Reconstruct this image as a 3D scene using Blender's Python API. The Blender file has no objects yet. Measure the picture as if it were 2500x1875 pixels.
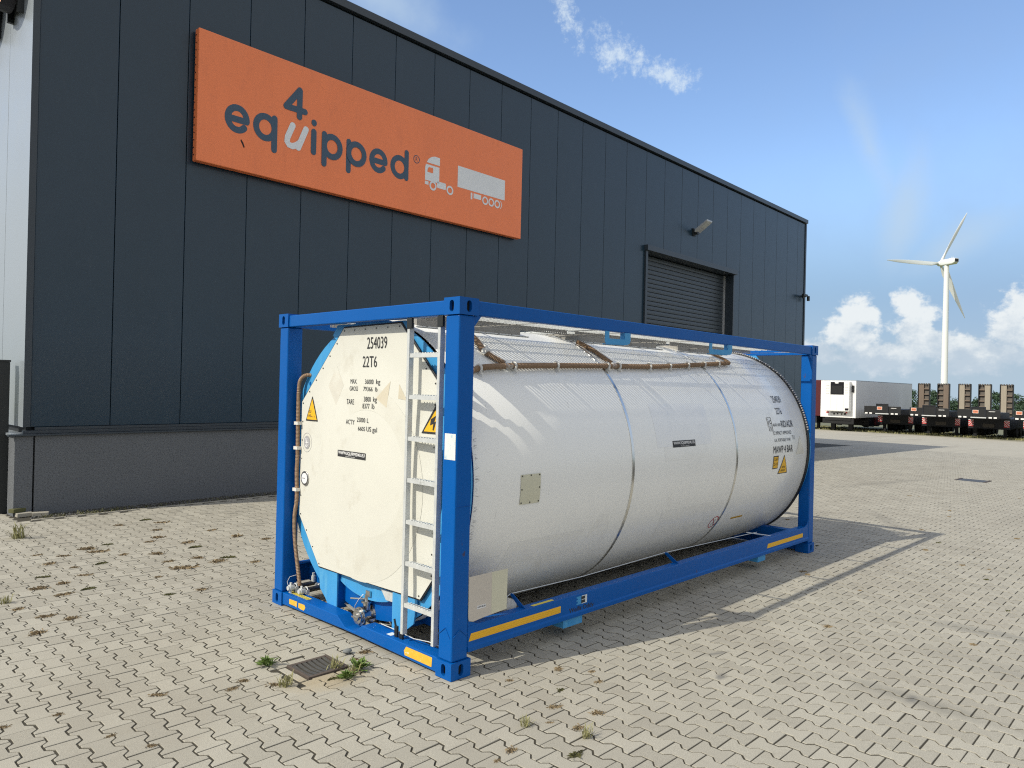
import bpy, math, random
import numpy as np
from mathutils import Vector, Matrix
R = math.radians
rnd = random.Random(7)
scene = bpy.context.scene
COL = scene.collection

# ------------------------------------------------------------------ camera
CAM = Vector((-3.2986, -3.7043, 1.9950))
yaw, pitch, roll = 0.769925935, 0.00281636, 0.02353400
fwd = Vector((math.cos(pitch)*math.cos(yaw), math.cos(pitch)*math.sin(yaw), math.sin(pitch)))
r0 = Vector((math.sin(yaw), -math.cos(yaw), 0)); u0 = r0.cross(fwd)
rr = math.cos(roll)*r0 + math.sin(roll)*u0
uu = -math.sin(roll)*r0 + math.cos(roll)*u0
cd = bpy.data.cameras.new('camera'); cam = bpy.data.objects.new('camera', cd); COL.objects.link(cam)
cam.matrix_world = Matrix(((rr.x, uu.x, -fwd.x, CAM.x), (rr.y, uu.y, -fwd.y, CAM.y), (rr.z, uu.z, -fwd.z, CAM.z), (0, 0, 0, 1)))
cd.sensor_width = 36.0; cd.lens = 1798.84/2500*36; cd.clip_start = 0.1; cd.clip_end = 5000
scene.camera = cam

# ------------------------------------------------------------------ sun, exposure
sun_dir = Vector((-1.10, 0.296, 1.0)).normalized()          # towards the sun
sd = bpy.data.lights.new('sun', 'SUN'); sun = bpy.data.objects.new('sun', sd); COL.objects.link(sun)
sd.energy = 3.1; sd.angle = R(0.53); sd.color = (1.0, 0.94, 0.80)
sun.rotation_euler = sun_dir.to_track_quat('Z', 'Y').to_euler()
sun_el = math.asin(sun_dir.z); sun_az = math.atan2(sun_dir.y, sun_dir.x)
scene.view_settings.view_transform = 'Standard'; scene.view_settings.look = 'None'
scene.view_settings.exposure = 0.40; scene.view_settings.gamma = 1.0
scene.view_settings.use_curve_mapping = False
scene.render.engine = 'CYCLES'
scene.cycles.max_bounces = 6; scene.cycles.diffuse_bounces = 3; scene.cycles.glossy_bounces = 3
scene.cycles.transparent_max_bounces = 6
scene.cycles.use_denoising = False      # keep the fine grain of stone and cladding
scene.cycles.filter_width = 1.15; scene.cycles.sample_clamp_indirect = 4.0

# ------------------------------------------------------------------ node helper
class NT:
    def __init__(s, nt): s.nt = nt
    def n(s, t, **kw):
        nd = s.nt.nodes.new(t)
        for k, v in kw.items():
            if k.startswith('i_'):
                key = k[2:]; key = int(key) if key.isdigit() else key.replace('_', ' ')
                if isinstance(v, (bpy.types.NodeSocket,)): s.nt.links.new(v, nd.inputs[key])
                else: nd.inputs[key].default_value = v
            else: setattr(nd, k, v)
        return nd
    def m(s, op, a, b=0.0, c=None, clamp=False):
        nd = s.nt.nodes.new('ShaderNodeMath'); nd.operation = op; nd.use_clamp = clamp
        for i, v in enumerate((a, b, c)):
            if v is None: continue
            if isinstance(v, bpy.types.NodeSocket): s.nt.links.new(v, nd.inputs[i])
            else: nd.inputs[i].default_value = v
        return nd.outputs[0]
    def mix(s, f, a, b):
        nd = s.nt.nodes.new('ShaderNodeMix'); nd.data_type = 'RGBA'
        for i, v in ((0, f), (6, a), (7, b)):
            if isinstance(v, bpy.types.NodeSocket): s.nt.links.new(v, nd.inputs[i])
            else: nd.inputs[i].default_value = v if not isinstance(v, tuple) or len(v) == 4 else (*v, 1)
        return nd.outputs[2]
    def ss(s, v, a, b):       # smooth step to 0..1
        nd = s.nt.nodes.new('ShaderNodeMapRange'); nd.interpolation_type = 'SMOOTHSTEP'
        s.nt.links.new(v, nd.inputs[0]); nd.inputs[1].default_value = a; nd.inputs[2].default_value = b
        return nd.outputs[0]
    def noise(s, vec, scale, detail=4, rough=0.55, out=0):
        nd = s.nt.nodes.new('ShaderNodeTexNoise'); nd.inputs['Scale'].default_value = scale
        nd.inputs['Detail'].default_value = detail; nd.inputs['Roughness'].default_value = rough
        if vec is not None: s.nt.links.new(vec, nd.inputs['Vector'])
        return nd.outputs[out]
    def maps(s, vec, scale=(1, 1, 1), loc=(0, 0, 0), rot=(0, 0, 0)):
        nd = s.nt.nodes.new('ShaderNodeMapping'); s.nt.links.new(vec, nd.inputs[0])
        nd.inputs[1].default_value = loc; nd.inputs[2].default_value = rot; nd.inputs[3].default_value = scale
        return nd.outputs[0]

# ------------------------------------------------------------------ world
world = bpy.data.worlds.new('World'); scene.world = world; world.use_nodes = True
wt = world.node_tree; wt.nodes.clear(); W_ = NT(wt)
sky = W_.n('ShaderNodeTexSky', sky_type='NISHITA', sun_disc=False, sun_elevation=sun_el,
           sun_rotation=(math.pi/2 - sun_az) % (2*math.pi), altitude=0, air_density=1.0, dust_density=1.2, ozone_density=2.0)
tc = W_.n('ShaderNodeTexCoord'); vec = tc.outputs['Generated']
sep = W_.n('ShaderNodeSeparateXYZ', i_0=vec)
el = W_.m('MULTIPLY', W_.m('ARCSINE', sep.outputs[2]), 57.29578)
az = W_.m('MULTIPLY', W_.m('ARCTAN2', sep.outputs[1], sep.outputs[0]), 57.29578)
n_big = W_.noise(vec, 9.0, 8, 0.6)
n_mid = W_.noise(W_.maps(vec, (1, 1, 1.3)), 34.0, 9, 0.62)
n_fine = W_.noise(W_.maps(vec, (1, 1, 1), (3, 1, 0)), 60.0, 8, 0.72)
def blob(a, e, ra, re, rot=0.0):
    da = W_.m('SUBTRACT', az, a); de = W_.m('SUBTRACT', el, e)
    c, s_ = math.cos(R(rot)), math.sin(R(rot))
    p = W_.m('ADD', W_.m('MULTIPLY', da, c), W_.m('MULTIPLY', de, s_))
    q = W_.m('SUBTRACT', W_.m('MULTIPLY', de, c), W_.m('MULTIPLY', da, s_))
    p = W_.m('DIVIDE', p, ra); q = W_.m('DIVIDE', q, re)
    d2 = W_.m('ADD', W_.m('MULTIPLY', p, p), W_.m('MULTIPLY', q, q))
    return W_.m('SUBTRACT', 1.0, W_.m('SQRT', d2))
def mx(l):
    o = l[0]
    for k in l[1:]: o = W_.m('MAXIMUM', o, k)
    return o
cum = mx([blob(19.4, 4.2, 2.2, 2.4), blob(18.6, 5.6, 1.3, 1.7), blob(15.6, 4.3, 2.0, 2.6), blob(15.9, 6.0, 1.2, 1.6), blob(14.3, 3.6, 1.6, 1.6),
          blob(10.0, 4.4, 2.0, 2.6), blob(9.4, 6.0, 1.7, 1.8), blob(12.3, 2.2, 2.5, 1.0), blob(17.6, 2.7, 4.2, 1.5), blob(11.5, 2.9, 4.5, 1.5), blob(21.5, 3.0, 2.0, 1.2), blob(5.5, 4.5, 3.2, 2.6), blob(0.0, 3.5, 4.0, 2.0), blob(-9, 4.0, 5.0, 2.6), blob(30, 3.6, 5, 2.6), blob(-28, 4.0, 8.0, 3.0), blob(-60, 4.2, 9.0, 3.4), blob(55, 4.0, 9.0, 3.0)])
cum_d = W_.ss(W_.m('ADD', cum, W_.m('MULTIPLY', W_.m('SUBTRACT', n_mid, 0.5), 2.1)), 0.05, 0.50)
low = W_.ss(W_.m('ADD', W_.m('MULTIPLY', W_.m('SUBTRACT', 5.0, el), 0.26), W_.m('SUBTRACT', n_big, 0.5)), 0.15, 0.75)
# thin fair-weather streaks
wis = mx([blob(40.4, 26.7, 3.0, 1.1, 60), blob(36.6, 24.4, 3.6, 1.6, 22), blob(32.6, 22.8, 3.4, 1.15, 18), blob(45.5, 30.0, 2.5, 1.0, 30)])
wis_d = W_.ss(W_.m('ADD', wis, W_.m('MULTIPLY', W_.m('SUBTRACT', n_fine, 0.5), 3.4)), 0.10, 1.25)
vel = mx([blob(18.6, 17.0, 4.2, 1.0, 68), blob(16.4, 12.0, 4.5, 1.3, 100), blob(13.5, 9.8, 4.0, 1.2, 150), blob(55.5, 27.5, 7.0, 2.0, 20)])
vel_d = W_.ss(W_.m('ADD', vel, W_.m('MULTIPLY', W_.m('SUBTRACT', n_big, 0.5), 2.0)), -0.4, 1.2)
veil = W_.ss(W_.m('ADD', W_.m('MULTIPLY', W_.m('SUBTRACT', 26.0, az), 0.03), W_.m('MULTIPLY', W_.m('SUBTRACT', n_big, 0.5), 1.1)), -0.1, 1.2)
SKY_TINT = (1.0, 1.0, 1.0, 1)
base = W_.n('ShaderNodeMix', data_type='RGBA', blend_type='MULTIPLY', i_0=1.0, i_6=sky.outputs[0], i_7=(1.0, 1.05, 1.12, 1)).outputs[2]
col = W_.mix(W_.m('MULTIPLY', W_.ss(W_.m('MULTIPLY', el, -1.0), -17.0, -6.0), 0.92), base, (1.52, 2.36, 3.42, 1))
col = W_.mix(W_.m('MULTIPLY', W_.ss(W_.m('MULTIPLY', el, -1.0), -8.5, -0.5), 0.88), col, (2.30, 2.98, 3.55, 1))
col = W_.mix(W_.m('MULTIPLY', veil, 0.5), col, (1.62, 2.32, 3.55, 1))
# broken white cloud sheet added outside the view as fill light for shaded sides, thickening away from the clear sector in view
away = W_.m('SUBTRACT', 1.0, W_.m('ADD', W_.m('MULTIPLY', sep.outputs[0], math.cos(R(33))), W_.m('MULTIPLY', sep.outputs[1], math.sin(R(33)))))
fill_sheet_d = W_.ss(W_.m('ADD', W_.m('MULTIPLY', W_.m('SUBTRACT', away, 0.42), 1.6), W_.m('MULTIPLY', W_.m('SUBTRACT', W_.noise(vec, 3.2, 8, 0.62), 0.5), 2.0)), -0.05, 0.95)
col = W_.mix(W_.m('MULTIPLY', fill_sheet_d, 0.78), col, (4.45, 4.35, 4.15, 1))
col = W_.mix(W_.m('MULTIPLY', vel_d, 0.62), col, (2.7, 3.4, 4.1, 1))
col = W_.mix(W_.m('MULTIPLY', low, 0.75), col, (2.35, 2.95, 3.45, 1))
shade = W_.ss(W_.m('ADD', W_.m('MULTIPLY', W_.m('SUBTRACT', el, 2.6), 0.25), W_.m('MULTIPLY', W_.m('SUBTRACT', n_mid, 0.5), 2.4)), -0.2, 0.75)
ccol = W_.mix(shade, (2.7, 3.2, 3.7, 1), (4.4, 4.6, 4.65, 1))
col = W_.mix(W_.m('MULTIPLY', cum_d, 0.92), col, ccol)
col = W_.mix(W_.m('MULTIPLY', wis_d, 0.7), col, (4.0, 4.5, 4.8, 1))
world.cycles.sampling_method = 'MANUAL'; world.cycles.sample_map_resolution = 2048
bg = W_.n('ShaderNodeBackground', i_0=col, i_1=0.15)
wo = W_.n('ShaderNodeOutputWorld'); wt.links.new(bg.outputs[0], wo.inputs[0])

# ------------------------------------------------------------------ materials
MATS = {}
def mat(name, color, rough=0.6, rust=None, metal=0.0, coat=0.0, spec=None, var=0.0, vscale=3.0, bump=0.0, bscale=60.0, wear=None, wscale=8.0, wthr=0.66, stretch=(1, 1, 1), emit=None, dirt=None):
    m = bpy.data.materials.new(name); m.use_nodes = True; nt = m.node_tree
    N = NT(nt); b = nt.nodes['Principled BSDF']
    co = N.n('ShaderNodeTexCoord').outputs['Object']
    c = (*color, 1)
    out = None
    if var:
        f = N.noise(N.maps(co, stretch), vscale, 5)
        dark = tuple(x*(1-var) for x in color); lite = tuple(min(1, x*(1+var)) for x in color)
        out = N.mix(f, (*dark, 1), (*lite, 1))
    if dirt:
        f = N.ss(N.noise(N.maps(co, (stretch[0], stretch[1], stretch[2]), (4, 2, 7)), dirt[1], 7, 0.65), dirt[2], dirt[2]+0.18)
        out = N.mix(N.m('MULTIPLY', f, dirt[3]), out if out else c, (*dirt[0], 1))
    if wear:
        f = N.ss(N.noise(N.maps(co, stretch, (9, 5, 1)), wscale, 9, 0.7), wthr, wthr+0.05)
        out = N.mix(f, out if out else c, (*wear, 1))
    if rust:
        f = N.ss(N.noise(N.maps(co, (1, 1, 0.45), (7, 3, 2)), rust, 10, 0.72), 0.655, 0.70)
        out = N.mix(N.m('MULTIPLY', f, 0.8), out if out else c, (0.075, 0.045, 0.03, 1))
    if out: nt.links.new(out, b.inputs['Base Color'])
    else: b.inputs['Base Color'].default_value = c
    b.inputs['Roughness'].default_value = rough; b.inputs['Metallic'].default_value = metal
    if var and rough > 0.2:
        rn = N.n('ShaderNodeMapRange', i_0=N.noise(co, vscale*4, 4), i_3=rough*0.8, i_4=min(1, rough*1.2)); nt.links.new(rn.outputs[0], b.inputs['Roughness'])
    b.inputs['Coat Weight'].default_value = coat; b.inputs['Coat Roughness'].default_value = 0.12
    if spec is not None: b.inputs['Specular IOR Level'].default_value = spec
    if bump:
        bp = N.n('ShaderNodeBump', i_Strength=bump, i_Distance=0.01, i_Height=N.noise(co, bscale, 4)); nt.links.new(bp.outputs[0], b.inputs['Normal'])
    if emit: b.inputs['Emission Color'].default_value = (*emit[0], 1); b.inputs['Emission Strength'].default_value = emit[1]
    MATS[name] = m; return m
M = MATS
mat('blue_paint', (0.001, 0.092, 0.365), 0.38, rust=7.0, spec=0.18, var=0.10, vscale=2.5, wear=(0.10, 0.27, 0.52), wscale=26, wthr=0.70, bump=0.04, bscale=25, dirt=((0.004, 0.085, 0.36), 6.0, 0.55, 0.35))
mat('old_blue_paint', (0.045, 0.29, 0.60), 0.5, var=0.16, vscale=5, stretch=(1, 1, 0.15), wear=(0.02, 0.19, 0.48), wscale=14, wthr=0.6, dirt=((0.10, 0.36, 0.60), 12, 0.5, 0.6))
mat('tank_white', (0.86, 0.86, 0.83), 0.30, coat=0.15, var=0.03, vscale=1.3, stretch=(1, 1, 0.45), dirt=((0.52, 0.50, 0.46), 3.2, 0.55, 0.20), bump=0.02, bscale=3)
mat('panel_white', (0.64, 0.635, 0.575), 0.5, var=0.04, vscale=2, dirt=((0.40, 0.36, 0.28), 3.6, 0.56, 0.30), bump=0.01, bscale=5)
mat('ghost_mark', (0.835, 0.832, 0.80), 0.3, coat=0.2, var=0.08, vscale=6)
mat('ghost_blue', (0.82, 0.83, 0.83), 0.32, var=0.03, vscale=9, dirt=((0.66, 0.70, 0.76), 5, 0.54, 0.45))
mat('ghost_tan', (0.56, 0.51, 0.40), 0.6, var=0.15, vscale=9, dirt=((0.53, 0.52, 0.46), 12, 0.54, 0.9))
mat('ghost_grey', (0.585, 0.565, 0.50), 0.6, var=0.1, vscale=9, dirt=((0.63, 0.625, 0.565), 9, 0.46, 0.97))
mat('ghost_round', (0.622, 0.615, 0.552), 0.5, var=0.05, vscale=3, dirt=((0.56, 0.54, 0.47), 5, 0.52, 0.5))
mat('steel_band', (0.72, 0.72, 0.70), 0.20, metal=1.0)
mat('stainless', (0.56, 0.55, 0.53), 0.22, metal=1.0, var=0.15, vscale=20)
mat('dark_steel', (0.10, 0.10, 0.10), 0.35, metal=0.8, var=0.3, vscale=20)
mat('galvanised', (0.60, 0.62, 0.62), 0.45, metal=0.25, var=0.22, vscale=22, dirt=((0.30, 0.30, 0.28), 18, 0.56, 0.5))
mat('walkway_steel', (0.36, 0.345, 0.315), 0.5, metal=0.45, var=0.22, vscale=16, stretch=(1, 1, 0.3))
mat('black_rubber', (0.012, 0.012, 0.013), 0.5)
mat('hose_brown', (0.27, 0.175, 0.105), 0.55, var=0.25, vscale=30)
mat('hose_groove', (0.05, 0.035, 0.025), 0.8)
mat('white_plastic', (0.68, 0.67, 0.63), 0.5, var=0.08)
mat('print_black', (0.022, 0.022, 0.024), 0.6)
mat('print_white', (0.75, 0.75, 0.75), 0.6)
mat('print_grey', (0.35, 0.35, 0.36), 0.6)
mat('print_faint', (0.55, 0.54, 0.51), 0.6)
mat('print_red', (0.45, 0.04, 0.07), 0.6)
mat('sticker_yellow', (0.78, 0.44, 0.015), 0.45, var=0.06, vscale=30)
mat('worn_yellow', (0.74, 0.42, 0.04), 0.5, var=0.2, vscale=25, wear=(0.7, 0.68, 0.6), wscale=22, wthr=0.60)
mat('pale_yellow', (0.72, 0.60, 0.10), 0.6, var=0.2, vscale=40)
mat('paper_white', (0.66, 0.70, 0.70), 0.6, var=0.1, vscale=30, dirt=((0.30, 0.48, 0.60), 25, 0.52, 0.8))
mat('card_beige', (0.55, 0.50, 0.43), 0.8, var=0.06, vscale=8, stretch=(1, 1, 3))
mat('plate_cream', (0.60, 0.58, 0.44), 0.5, var=0.06, vscale=10)
mat('glass_dark', (0.02, 0.02, 0.025), 0.08)
mat('gauge_face', (0.75, 0.76, 0.78), 0.3)
mat('cladding_dark', (0.013, 0.034, 0.056), 0.30, var=0.10, vscale=0.9, stretch=(1, 1, 0.25), bump=0.05, bscale=0.9, dirt=((0.045, 0.062, 0.080), 5.0, 0.60, 0.35))
mat('plinth_speck', (0.05, 0.05, 0.05), 0.8)
mat('cladding_trim', (0.030, 0.041, 0.053), 0.34)
mat('cladding_silver', (0.36, 0.40, 0.44), 0.34, metal=0.35, var=0.05, vscale=1)
mat('joint_dark', (0.006, 0.010, 0.014), 0.8)
mat('shutter', (0.036, 0.048, 0.060), 0.40, var=0.05)
mat('plinth_stone', (0.125, 0.135, 0.148), 0.8, var=0.10, vscale=2, bump=0.6, bscale=70, wear=(0.075, 0.08, 0.088), wscale=55, wthr=0.52)
mat('sign_orange', (0.94, 0.24, 0.082), 0.50, var=0.07, vscale=2.2, stretch=(1, 1, 0.25), dirt=((0.60, 0.16, 0.07), 7, 0.52, 0.22))
mat('sign_navy', (0.045, 0.085, 0.135), 0.5)
mat('sign_white', (0.78, 0.79, 0.80), 0.5, var=0.05)
mat('lamp_silver', (0.5, 0.51, 0.52), 0.4, metal=0.3)
mat('lamp_glass', (0.55, 0.56, 0.52), 0.15)
mat('black_metal', (0.010, 0.013, 0.014), 0.45)
mat('letter_case', (0.020, 0.018, 0.026), 0.5)
mat('letter_lit', (0.80, 0.36, 0.20), 0.4, emit=((1.0, 0.55, 0.32), 0.8))
mat('reefer_white', (0.80, 0.80, 0.79), 0.35, var=0.02)
mat('reefer_side', (0.60, 0.61, 0.62), 0.4, var=0.05, vscale=0.8, stretch=(1, 1, 0.1))
mat('dark_red', (0.075, 0.005, 0.008), 0.5, var=0.15)
mat('chassis_black', (0.006, 0.0065, 0.008), 0.5, var=0.2)
mat('chassis_navy', (0.0045, 0.006, 0.012), 0.5, var=0.2)
mat('tyre', (0.012, 0.012, 0.012), 0.8)
mat('ramp_wood', (0.33, 0.29, 0.23), 0.8, var=0.25, vscale=4, stretch=(6, 6, 0.6))
mat('ramp_brown', (0.17, 0.13, 0.10), 0.8, var=0.25, vscale=4, stretch=(6, 6, 0.6))
mat('ramp_steel', (0.115, 0.10, 0.085), 0.7, var=0.3, vscale=5)
mat('hazard_red', (0.55, 0.02, 0.025), 0.5)
mat('hazard_white', (0.75, 0.74, 0.72), 0.5)
mat('plate_orange', (0.65, 0.22, 0.12), 0.5)
mat('turbine_white', (0.74, 0.76, 0.77), 0.4)
mat('turbine_grey', (0.50, 0.54, 0.54), 0.45)
mat('turbine_blue', (0.03, 0.06, 0.22), 0.4)
mat('bark', (0.07, 0.055, 0.04), 0.9)
mat('iron', (0.10, 0.095, 0.088), 0.55, metal=0.5, var=0.3, vscale=20)
mat('iron_rust', (0.075, 0.058, 0.048), 0.8, var=0.3, vscale=20)
mat('pebble', (0.16, 0.17, 0.17), 0.7)
mat('dry_weed', (0.26, 0.20, 0.12), 0.8, var=0.35, vscale=8)
mat('green_weed', (0.10, 0.16, 0.028), 0.6, var=0.3, vscale=12)
mat('pale_weed', (0.26, 0.25, 0.11), 0.7, var=0.3, vscale=12)
mat('moss', (0.085, 0.085, 0.03), 0.9, var=0.3, vscale=12)

def leaf_mat(name, c1, c2):
    m = bpy.data.materials.new(name); m.use_nodes = True; N = NT(m.node_tree); b = m.node_tree.nodes['Principled BSDF']
    co = N.n('ShaderNodeTexCoord').outputs['Object']
    m.node_tree.links.new(N.mix(N.noise(co, 1.1, 6), (*c1, 1), (*c2, 1)), b.inputs['Base Color']); b.inputs['Roughness'].default_value = 0.7
    MATS[name] = m
leaf_mat('leaf_pine', (0.018, 0.045, 0.026), (0.055, 0.10, 0.05))

# paving stones: speckled concrete, each stone its own tint, oil smudges and tyre marks on the yard
def paver_mat(name, use_attr):
    m = bpy.data.materials.new(name); m.use_nodes = True; nt = m.node_tree; N = NT(nt); b = nt.nodes['Principled BSDF']
    geo = N.n('ShaderNodeNewGeometry'); P = geo.outputs['Position']
    if use_attr: t = N.n('ShaderNodeAttribute', attribute_name='tint').outputs['Fac']
    else: t = N.n('ShaderNodeObjectInfo').outputs['Random']
    c = N.mix(t, (0.305, 0.288, 0.238, 1), (0.405, 0.385, 0.322, 1))
    sp = N.noise(P, 330, 3, 0.7); c = N.mix(N.ss(sp, 0.38, 0.62), N.mix(0.42, c, (0.13, 0.12, 0.10, 1)), N.mix(0.25, c, (0.62, 0.58, 0.50, 1)))
    big = N.noise(P, 0.55, 6, 0.6); c = N.mix(N.m('MULTIPLY', N.ss(big, 0.45, 0.75), 0.40), c, (0.25, 0.225, 0.185, 1))
    mid = N.noise(N.maps(P, (1, 1, 1), (5, 3, 0)), 4.5, 6, 0.65); c = N.mix(N.m('MULTIPLY', N.ss(mid, 0.55, 0.75), 0.35), c, (0.27, 0.24, 0.19, 1))
    c = N.mix(N.m('MULTIPLY', N.ss(N.noise(N.maps(P, (1, 1, 1), (1, 9, 0)), 7.5, 7, 0.75), 0.66, 0.74), 0.5), c, (0.60, 0.57, 0.50, 1))
    # smudges: (x, y, rx, ry, rot, strength)
    n2 = N.noise(P, 3.5, 6, 0.7)
    for (x, y, rx, ry, ro, st, cc) in ((2.05, -2.3, .95, .13, -94, .42, (0.15, 0.145, 0.125)), (4.05, -2.35, 1.2, .17, -88, .42, (0.14, 0.14, 0.13)), (3.1, -3.0, 1.2, .22, -92, .30, (0.16, 0.155, 0.14)),
                               (1.45, -1.2, .10, .05, 10, .7, (0.10, 0.10, 0.10)), (1.85, -0.95, .16, .04, -20, .6, (0.10, 0.10, 0.10)), (2.05, -2.25, .10, .05, 0, .6, (0.11, 0.11, 0.11)), (-0.55, .62, .45, .25, -20, .5, (0.34, 0.26, 0.14)),
                               (16, 2.2, 4.0, .3, -8, .35, (0.15, 0.14, 0.12)), (20, -1.0, 6, .35, 12, .3, (0.16, 0.15, 0.13)), (9.5, 0.2, 1.5, .2, 30, .35, (0.16, 0.15, 0.13)), (14, -1.5, 3.0, .25, -12, .3, (0.15, 0.14, 0.12))):
        mp = N.n('ShaderNodeMapping', vector_type='TEXTURE', i_0=P); mp.inputs[1].default_value = (x, y, 0); mp.inputs[2].default_value = (0, 0, R(ro)); mp.inputs[3].default_value = (rx, ry, 1000)
        g = N.n('ShaderNodeVectorMath', operation='LENGTH', i_0=mp.outputs[0]).outputs['Value']
        f = N.ss(N.m('ADD', N.m('SUBTRACT', 1.0, g), N.m('MULTIPLY', N.m('SUBTRACT', n2, 0.5), 1.2)), 0.0, 0.9)
        c = N.mix(N.m('MULTIPLY', f, st), c, (*cc, 1))
    nt.links.new(c, b.inputs['Base Color']); b.inputs['Roughness'].default_value = 0.85
    bp = N.n('ShaderNodeBump', i_Strength=0.35, i_Distance=0.004, i_Height=N.noise(P, 260, 4, 0.7)); nt.links.new(bp.outputs[0], b.inputs['Normal'])
    MATS[name] = m
paver_mat('paver_concrete', False); paver_mat('paver_field_concrete', True)
def sand_mat():
    m = bpy.data.materials.new('joint_sand'); m.use_nodes = True; nt = m.node_tree; N = NT(nt); b = nt.nodes['Principled BSDF']
    P = N.n('ShaderNodeNewGeometry').outputs['Position']
    nt.links.new(N.mix(N.noise(P, 5, 5), (0.024, 0.021, 0.015, 1), (0.060, 0.053, 0.037, 1)), b.inputs['Base Color']); b.inputs['Roughness'].default_value = 0.95
    MATS['joint_sand'] = m
    m = bpy.data.materials.new('far_paving'); m.use_nodes = True; nt = m.node_tree; N = NT(nt); b = nt.nodes['Principled BSDF']
    P = N.n('ShaderNodeNewGeometry').outputs['Position']
    c = N.mix(N.noise(N.maps(P, (0.25, 1.4, 1)), 1.4, 8, 0.7), (0.315, 0.295, 0.245, 1), (0.425, 0.40, 0.335, 1))
    c = N.mix(N.m('MULTIPLY', N.ss(N.noise(P, 6, 8, 0.75), 0.5, 0.72), 0.4), c, (0.19, 0.17, 0.14, 1))
    c = N.mix(N.m('MULTIPLY', N.ss(N.noise(N.maps(P, (0.06, 0.9, 1), (0, 4, 0)), 1.2, 5, 0.6), 0.55, 0.68), 0.35), c, (0.20, 0.18, 0.15, 1))
    # worn weedy edge near the parked trailers
    sx = N.n('ShaderNodeSeparateXYZ', i_0=P); e = N.ss(N.m('ADD', sx.outputs[0], N.m('MULTIPLY', N.noise(P, 0.8, 6, 0.7), 9)), 57.0, 61.5)
    c = N.mix(N.m('MULTIPLY', e, 0.85), c, (0.10, 0.105, 0.045, 1))
    nt.links.new(c, b.inputs['Base Color']); b.inputs['Roughness'].default_value = 0.9; MATS['far_paving'] = m
    m = bpy.data.materials.new('meadow'); m.use_nodes = True; nt = m.node_tree; N = NT(nt); b = nt.nodes['Principled BSDF']
    P = N.n('ShaderNodeNewGeometry').outputs['Position']
    nt.links.new(N.mix(N.noise(P, 0.4, 8, 0.7), (0.10, 0.125, 0.035, 1), (0.20, 0.20, 0.07, 1)), b.inputs['Base Color']); b.inputs['Roughness'].default_value = 0.95; MATS['meadow'] = m
    m = bpy.data.materials.new('gravel_stones'); m.use_nodes = True; nt = m.node_tree; N = NT(nt); b = nt.nodes['Principled BSDF']
    P = N.n('ShaderNodeNewGeometry').outputs['Position']
    v = N.n('ShaderNodeTexVoronoi', i_Vector=P); v.inputs['Scale'].default_value = 55
    nt.links.new(N.mix(N.m('MULTIPLY', v.outputs['Color'], 1.0), (0.02, 0.022, 0.024, 1), (0.14, 0.14, 0.14, 1)), b.inputs['Base Color']); b.inputs['Roughness'].default_value = 0.8; MATS['gravel_stones'] = m
sand_mat()

# ------------------------------------------------------------------ mesh helpers
class MB:
    def __init__(s): s.v = []; s.f = []; s.mi = []; s.cur = 0
    def add(s, vs, fs):
        o = len(s.v); s.v += [tuple(v) for v in vs]; s.f += [tuple(i+o for i in f) for f in fs]; s.mi += [s.cur]*len(fs); return s
    def box(s, x0, x1, y0, y1, z0, z1):
        return s.add([(x0,y0,z0),(x1,y0,z0),(x1,y1,z0),(x0,y1,z0),(x0,y0,z1),(x1,y0,z1),(x1,y1,z1),(x0,y1,z1)],
                     [(0,3,2,1),(4,5,6,7),(0,1,5,4),(1,2,6,5),(2,3,7,6),(3,0,4,7)])
    def obox(s, c, ax, ay, az_, hx, hy, hz):
        c = Vector(c); ax, ay, az_ = Vector(ax).normalized(), Vector(ay).normalized(), Vector(az_).normalized()
        vs = [c + ax*hx*i + ay*hy*j + az_*hz*k for k in (-1, 1) for i, j in ((-1,-1),(1,-1),(1,1),(-1,1))]
        return s.add(vs, [(0,3,2,1),(4,5,6,7),(0,1,5,4),(1,2,6,5),(2,3,7,6),(3,0,4,7)])
    def prism(s, poly, fn, t0, t1):   # poly 2d, fn(a,b,t)->xyz
        n = len(poly)
        vs = [fn(a, b, t0) for a, b in poly] + [fn(a, b, t1) for a, b in poly]
        return s.add(vs, [tuple(range(n)), tuple(range(2*n-1, n-1, -1))] + [(i, i+n, (i+1) % n + n, (i+1) % n) for i in range(n)])
    def tube(s, pts, r, n=10, cap=True):
        pts = [Vector(p) for p in pts]; rs = r if isinstance(r, (list, tuple)) else [r]*len(pts)
        rings = []; up = None
        for i, p in enumerate(pts):
            t = (pts[min(i+1, len(pts)-1)] - pts[max(i-1, 0)]).normalized()
            if up is None: up = t.orthogonal().normalized()
            up = (up - t*up.dot(t)); up = up.normalized() if up.length > 1e-6 else t.orthogonal().normalized()
            w = t.cross(up)
            rings.append([p + (up*math.cos(2*math.pi*k/n) + w*math.sin(2*math.pi*k/n))*rs[i] for k in range(n)])
        vs = [v for rg in rings for v in rg]; fs = []
        for i in range(len(pts)-1):
            for k in range(n): fs.append((i*n+k, i*n+(k+1) % n, (i+1)*n+(k+1) % n, (i+1)*n+k))
        if cap: fs += [tuple(range(n-1, -1, -1)), tuple((len(pts)-1)*n+k for k in range(n))]
        return s.add(vs, fs)
    def cyl(s, a, b, r, n=16): return s.tube([a, b], r, n)
def link(name, me, parent=None, smooth=False, bevel=0, solid=0):
    o = bpy.data.objects.new(name, me); COL.objects.link(o); o.parent = parent
    if smooth:
        for p in me.polygons: p.use_smooth = True
    if solid:
        md = o.modifiers.new('solid', 'SOLIDIFY'); md.thickness = solid; md.offset = -1
    if bevel:
        md = o.modifiers.new('bevel', 'BEVEL'); md.width = bevel; md.segments = 2; md.limit_method = 'ANGLE'; md.angle_limit = R(40)
        try: md.harden_normals = False
        except Exception: pass
    return o
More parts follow.
